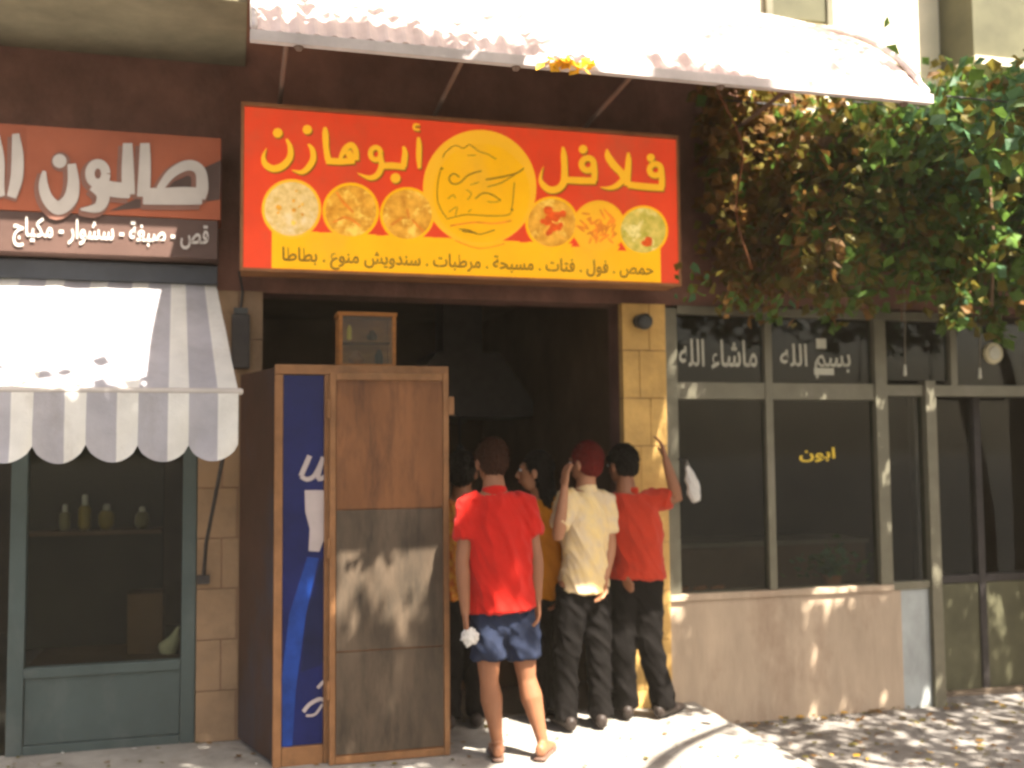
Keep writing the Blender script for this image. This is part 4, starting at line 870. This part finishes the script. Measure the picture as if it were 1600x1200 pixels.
def vine_cloud():
    pts = []
    r = np.random.default_rng(5)
    # roof of the pergola: clumps from the wall out to the street
    for k in range(190):
        y = r.uniform(-2.1, -0.1); x = r.uniform(3.25+0.25*(-y)*0.3, 7.2); z = 3.40+0.28*(y+2.0)+r.normal(0, 0.10)
        if x < 3.75 and y < -1.2: continue
        pts.append(r.normal((x, y, z), (0.15,0.13,0.09), (60,3)))
    # hanging curtain
    for k in range(210):
        x = 3.02 + 2.9*r.random()**0.9; y = r.uniform(-0.95, -0.10); low = 2.62+0.25*r.random() if x < 4.9 else 2.45+0.5*r.random()
        z = low + (3.7-low)*r.random()**0.75
        if x < 3.25 and z < 2.85 and r.random() < 0.5: continue
        pts.append(r.normal((x, y, z), (0.11,0.09,0.13), (50,3)))
    for k in range(70):
        x = 3.0+0.75*r.random(); y = r.uniform(-0.38, -0.06); z = 2.75+1.35*r.random()**0.8
        pts.append(r.normal((x, y, z), (0.10,0.06,0.12), (34,3)))
    for k in range(46):
        x = 3.05+2.9*r.random(); y = r.uniform(-1.0, -0.15); z0 = 3.45; L_ = r.uniform(0.45, 1.05)
        if x < 3.3: y = r.uniform(-0.35, -0.1)
        n = int(60*L_/0.6); t = r.random(n)
        pts.append(np.stack([x+0.05*np.sin(t*6+k)+r.normal(0,0.035,n), y+r.normal(0,0.035,n), z0-L_*t], 1))
    return np.concatenate(pts)
vp = vine_cloud()
keep = (vp[:,1] < -0.03) & ~((vp[:,0] < 3.28) & (vp[:,1] < -0.40)) & ~((vp[:,0] < 2.95)) & ~((vp[:,0] < 3.42) & (vp[:,1] < -1.0) & (vp[:,2] > 3.2)); vp = vp[keep]
def vw(p):
    x = p[:,0]*6.3/(6.3+p[:,1]); dry = np.clip((4.35-x)/0.8, 0.03, 1.6); gr = np.clip((x-3.6)/0.9, 0.08, 1.3); bl_ = np.clip((x-4.5)/0.7, 0.0, 1.2)*np.clip((p[:,2]-3.0)/0.5, 0.1, 1)
    return np.stack([dry, 0.7+0*x, gr, bl_], 1)
vp = gap_filter(vp)
fo = leaf_mesh('foliage', vp, 0.095, ('leaf_dry','leaf_olive','leaf_green','leaf_blue'), vw, VINE, 0.8, 2); fo['kind'] = 'stuff'
def strand(x0, y0, px_pts, rad, m='stem_red'):
    return tubeobj('stem', smooth_line([P(a, b, y0) for a, b in px_pts], 4), rad, m, VINE, 6)
strand(0, -0.5, [(1238,130),(1250,250),(1243,360),(1249,440),(1246,482)], 0.008)
strand(0, -0.6, [(1120,140),(1160,230),(1150,330),(1175,420)], 0.007); strand(0, -0.4, [(1330,120),(1310,240),(1360,330),(1340,430)], 0.008)
strand(0, -0.8, [(1560,110),(1545,250),(1552,380),(1549,478)], 0.012, 'bark'); strand(0, -0.5, [(1430,130),(1450,230),(1420,330),(1440,420)], 0.007)
tubeobj('trunk', smooth_line([Vector((6.0,-0.35,GZ-0.02)), Vector((6.05,-0.32,0.9)), Vector((5.92,-0.36,1.9)), Vector((5.7,-0.5,2.8)), Vector((5.1,-0.8,3.45)), Vector((4.2,-0.9,3.6)), Vector((3.5,-0.8,3.55))], 5), [0.055]*11+[0.045]*10+[0.03]*10, 'bark', VINE, 10)
hang = []
for (x_, y0_, y1_, n_) in ((1549,290,420,110),(1595,230,470,90),(1500,440,500,60),(1150,455,480,14),(1216,455,495,16),(1300,430,470,14),(1075,400,470,16)):
    for k in range(n_):
        q = P(x_+random.gauss(0,13), random.uniform(y0_,y1_), -0.75+random.gauss(0,0.06)); hang.append(q[:])
fo = leaf_mesh('hanging_leaves', np.array(hang), 0.075, ('leaf_olive','leaf_green','leaf_blue'), lambda p: np.tile([0.5,1.0,0.25],(len(p),1)), VINE, 1.0, 9); fo['kind'] = 'stuff'
rt_ = random.Random(17)
for k in range(26):
    x = rt_.uniform(3.05, 5.7); y = rt_.uniform(-0.95, -0.2) if x > 3.35 else rt_.uniform(-0.35, -0.1); z = rt_.uniform(3.3, 3.75); pts = [Vector((x, y, z))]
    for j in range(5): pts.append(pts[-1]+Vector((rt_.uniform(-0.09,0.09), rt_.uniform(-0.06,0.06), -rt_.uniform(0.10,0.22))))
    tubeobj('twig', smooth_line(pts, 3), rt_.uniform(0.004,0.009), rt_.choice(('stem_red','bark')), VINE, 5)
# wires of the pergola
for y in (-0.5, -1.2, -2.0):
    z = 3.42+0.30*(y+2.0); tubeobj('wire', [Vector((3.45 if y < -1 else 3.0, y, z)), Vector((8.6, y, z))], 0.005, 'dark_metal', VINE, 5)
# hanging cords with weights
for px_, ya, yb, lab in ((1412,480,585,'thin pull cord with pale weight hanging in front of the pane before the doorway'), (1529,470,590,'thin pull cord hanging beside the pale round vent disc')):
    a = P(px_, ya-60, -0.25); b_ = P(px_+2, yb-14, -0.25); c = P(px_+2, yb, -0.25)
    t = empty('pull_cord', (a.x, a.y, a.z), lab, 'cord'); tubeobj('cord', [a, a.lerp(b_,0.5)+Vector((0.006,0,0)), b_], 0.004, 'cord', t, 5); tubeobj('weight', [b_, c], [0.008,0.012], 'letter_white', t, 8)

# potted plant added inside the window, standing in for reflected greenery
pc = P(1300, 915, 0.16)
PP = empty('reflection_plant', (pc.x, 0.16, 0.66), 'leafy green plant added behind the larger window pane to imitate reflected greenery', 'plant')
bm = bmesh.new(); tube(bm, [Vector((pc.x,0.16,0.66)), Vector((pc.x,0.16,0.76))], [0.05,0.065], n=16, round_ends=False); finish('pot', bm, 'pot_terracotta', PP)
r_ = np.random.default_rng(3); pl = r_.normal((pc.x, 0.15, 0.82), (0.12,0.04,0.07), (130,3)); pl = pl[(pl[:,1] > 0.07) & (pl[:,2] > 0.74)]
fo = leaf_mesh('leaves', pl, 0.07, ('leaf_green','leaf_blue'), lambda p: np.tile([1.0,1.0],(len(p),1)), PP, -0.3, 4); fo['kind'] = 'stuff'
for k in range(5): tubeobj('stem', [Vector((pc.x,0.16,0.75)), Vector((pc.x+(k-2)*0.06,0.15,0.86+0.02*(k%2)))], 0.004, 'leaf_green', PP, 5)
box('inner_ledge', 2.85, 4.45, 0.121, 0.30, 0.62, 0.66, 'dado', BLD)

ty = empty('goods_tray', (3.05, 0.2, 0.66), 'shallow brown tray of orange brown goods behind the pane next to the stone pillar', 'tray')
box('tray_base', 2.87, 3.3, 0.135, 0.285, 0.662, 0.675, 'carton', ty); box('tray_rim', 2.87, 3.3, 0.128, 0.134, 0.662, 0.705, 'carton', ty, 0.001)
for k in range(9):
    bm = bmesh.new(); ellip(bm, (2.91+0.044*k, 0.20+0.03*((k*7) % 3-1), 0.700), (0.026,0.026,0.024), None, 10); finish('bun', bm, 'pot_terracotta', ty, True)

# yellow leaf spray caught on the canopy edge
r_ = np.random.default_rng(8); q = P(880, 97, -2.04)
yl = np.array([(q.x+r_.normal(0,0.055), q.y-0.01+r_.normal(0,0.008), q.z+r_.normal(0,0.012)) for _ in range(26)])
yo = leaf_mesh('dry_leaf_spray', yl, 0.06, ('leaf_yellow',), lambda p: np.ones((len(p),1)), None, 0.5, 6); tag(yo, 'small spray of yellow leaves caught on the canopy front edge', 'leaves')

# street tree that dapples the pavement (stands beside the photographer)
TREE = empty('street_tree', (3.6, -5.0, GZ), 'leafy street tree standing on the pavement across from the shops', 'tree')
tubeobj('trunk', smooth_line([Vector((3.6,-5.0,GZ-0.05)), Vector((3.55,-4.95,1.5)), Vector((3.35,-4.8,3.0)), Vector((2.9,-4.4,4.4)), Vector((2.4,-4.1,5.4))], 4), [0.16]*6+[0.13]*5+[0.09]*6, 'bark', TREE, 12)
for e in ((1.6,-3.6,5.6),(3.9,-4.9,6.2),(2.0,-4.6,6.4),(0.6,-4.6,5.9),(4.9,-4.0,6.0)): tubeobj('limb', smooth_line([Vector((2.95,-4.45,4.3)), Vector((2.95,-4.45,4.3)).lerp(Vector(e),0.5)+Vector((0,0,0.25)), Vector(e)], 4), [0.07,0.066,0.06,0.055,0.05,0.045,0.04,0.03,0.02], 'bark', TREE, 8)
r_ = np.random.default_rng(21); cl = []
def sunpt(x, y, z, k): return (x+0.30*k, y-0.594*k, z+k)
def shade(x0, x1, y0, y1, z0, z1, n, spread=0.16, per=34, k0=4.2, k1=6.0):
    for _ in range(n): cl.append(r_.normal(sunpt(r_.uniform(x0,x1), r_.uniform(y0,y1), r_.uniform(z0,z1), r_.uniform(k0,k1)), spread, (per,3)))
shade(0.2, 1.15, -0.7, -0.7, 0.0, 0.50, 40)            # over the lower half of the cabinet
shade(1.18, 1.30, -0.85, -0.85, 0.0, 0.7, 10, spread=0.05)
shade(1.2, 1.75, -0.98, -0.98, 1.10, 1.60, 26, spread=0.07)
shade(-1.4, 0.1, -1.02, -1.02, 1.50, 1.80, 60, spread=0.06, k0=2.6, k1=3.4)
shade(-3.0, 1.0, -1.8, -0.95, 0, 0, 60)
shade(-1.7, 0.25, -0.55, 0.0, 0, 0, 70)           # one leg of the person in shorts
shade(2.95, 5.6, -0.05, 0.0, -0.1, 2.4, 40)
shade(2.9, 4.9, -0.02, -0.02, -0.1, 0.7, 60, spread=0.10, k0=3.6, k1=5.0)
shade(2.5, 2.85, -0.06, -0.06, 0.2, 2.4, 12, spread=0.1)            # the glazed shopfront
shade(3.0, 5.5, -1.8, -0.2, GZ, GZ, 75)               # pavement in front of it
shade(1.0, 3.4, -1.9, -0.8, 3.6, 4.2, 10, spread=0.3, per=60, k0=5.5, k1=7.5)  # the tin canopy
shade(-1.5, 2.8, -4.5, -2.2, GZ, GZ, 40, spread=0.3)
leaf = leaf_mesh('crown', gap_filter(np.concatenate(cl)), 0.11, ('leaf_olive','leaf_green'), lambda p: np.tile([0.4,1.0],(len(p),1)), TREE, 0.4, 12); leaf['kind'] = 'stuff'

# fallen leaves on the pavement
r_ = np.random.default_rng(31); n = 520
lx = r_.uniform(2.95, 6.2, n); ly = -1.9*r_.random(n)**1.6 - 0.03
lp = np.stack([lx, ly, np.full(n, GZ+0.018)], 1)
fl_ = leaf_mesh('fallen_leaves', lp, 0.055, ('leaf_dry','leaf_olive','leaf_yellow'), lambda p: np.tile([1.0,1.0,0.15],(len(p),1)), None, 0.02, 14)
for v in fl_.data.vertices: v.co.z = GZ+0.016+abs(v.co.z-GZ-0.018)*0.25
tag(fl_, 'scattered dry leaves on the pavement before the glazed shopfront', 'leaves', kind='stuff')

# a few leaves and scraps on the concrete step
r_ = np.random.default_rng(33); n = 170
lp = np.stack([r_.uniform(-1.2, 2.9, n), -1.7*r_.random(n)**1.3-0.06, np.full(n, 0.012)], 1)
fs_ = leaf_mesh('step_litter', lp, 0.045, ('leaf_dry','leaf_olive','plastic_white'), lambda p: np.tile([1.0,0.8,0.12],(len(p),1)), None, 0.02, 15)
for v in fs_.data.vertices: v.co.z = 0.010+abs(v.co.z-0.012)*0.25
tag(fs_, 'sparse dry leaves and scraps on the concrete step at the shop entrance', 'litter', kind='stuff')

# thin volume added to imitate veiling lens glare over the view
bm = bmesh.new(); add_box(bm, -206, 206, -206, 206, GZ-1.1, 12.0)
hz = finish('haze', bm, 'asphalt'); hz.data.materials.clear()
hm = bpy.data.materials.new('glare_veil'); hm.use_nodes = True; hm.node_tree.nodes.remove(hm.node_tree.nodes['Principled BSDF'])
pvn = hm.node_tree.nodes.new('ShaderNodeVolumePrincipled'); pvn.inputs['Density'].default_value = 0.0013; pvn.inputs['Color'].default_value = (1.0, 0.86, 0.66, 1)
hm.node_tree.links.new(pvn.outputs[0], hm.node_tree.nodes['Material Output'].inputs['Volume']); hz.data.materials.append(hm)
tag(hz, 'thin haze volume added for the veiled look of lens glare', 'haze', kind='stuff')
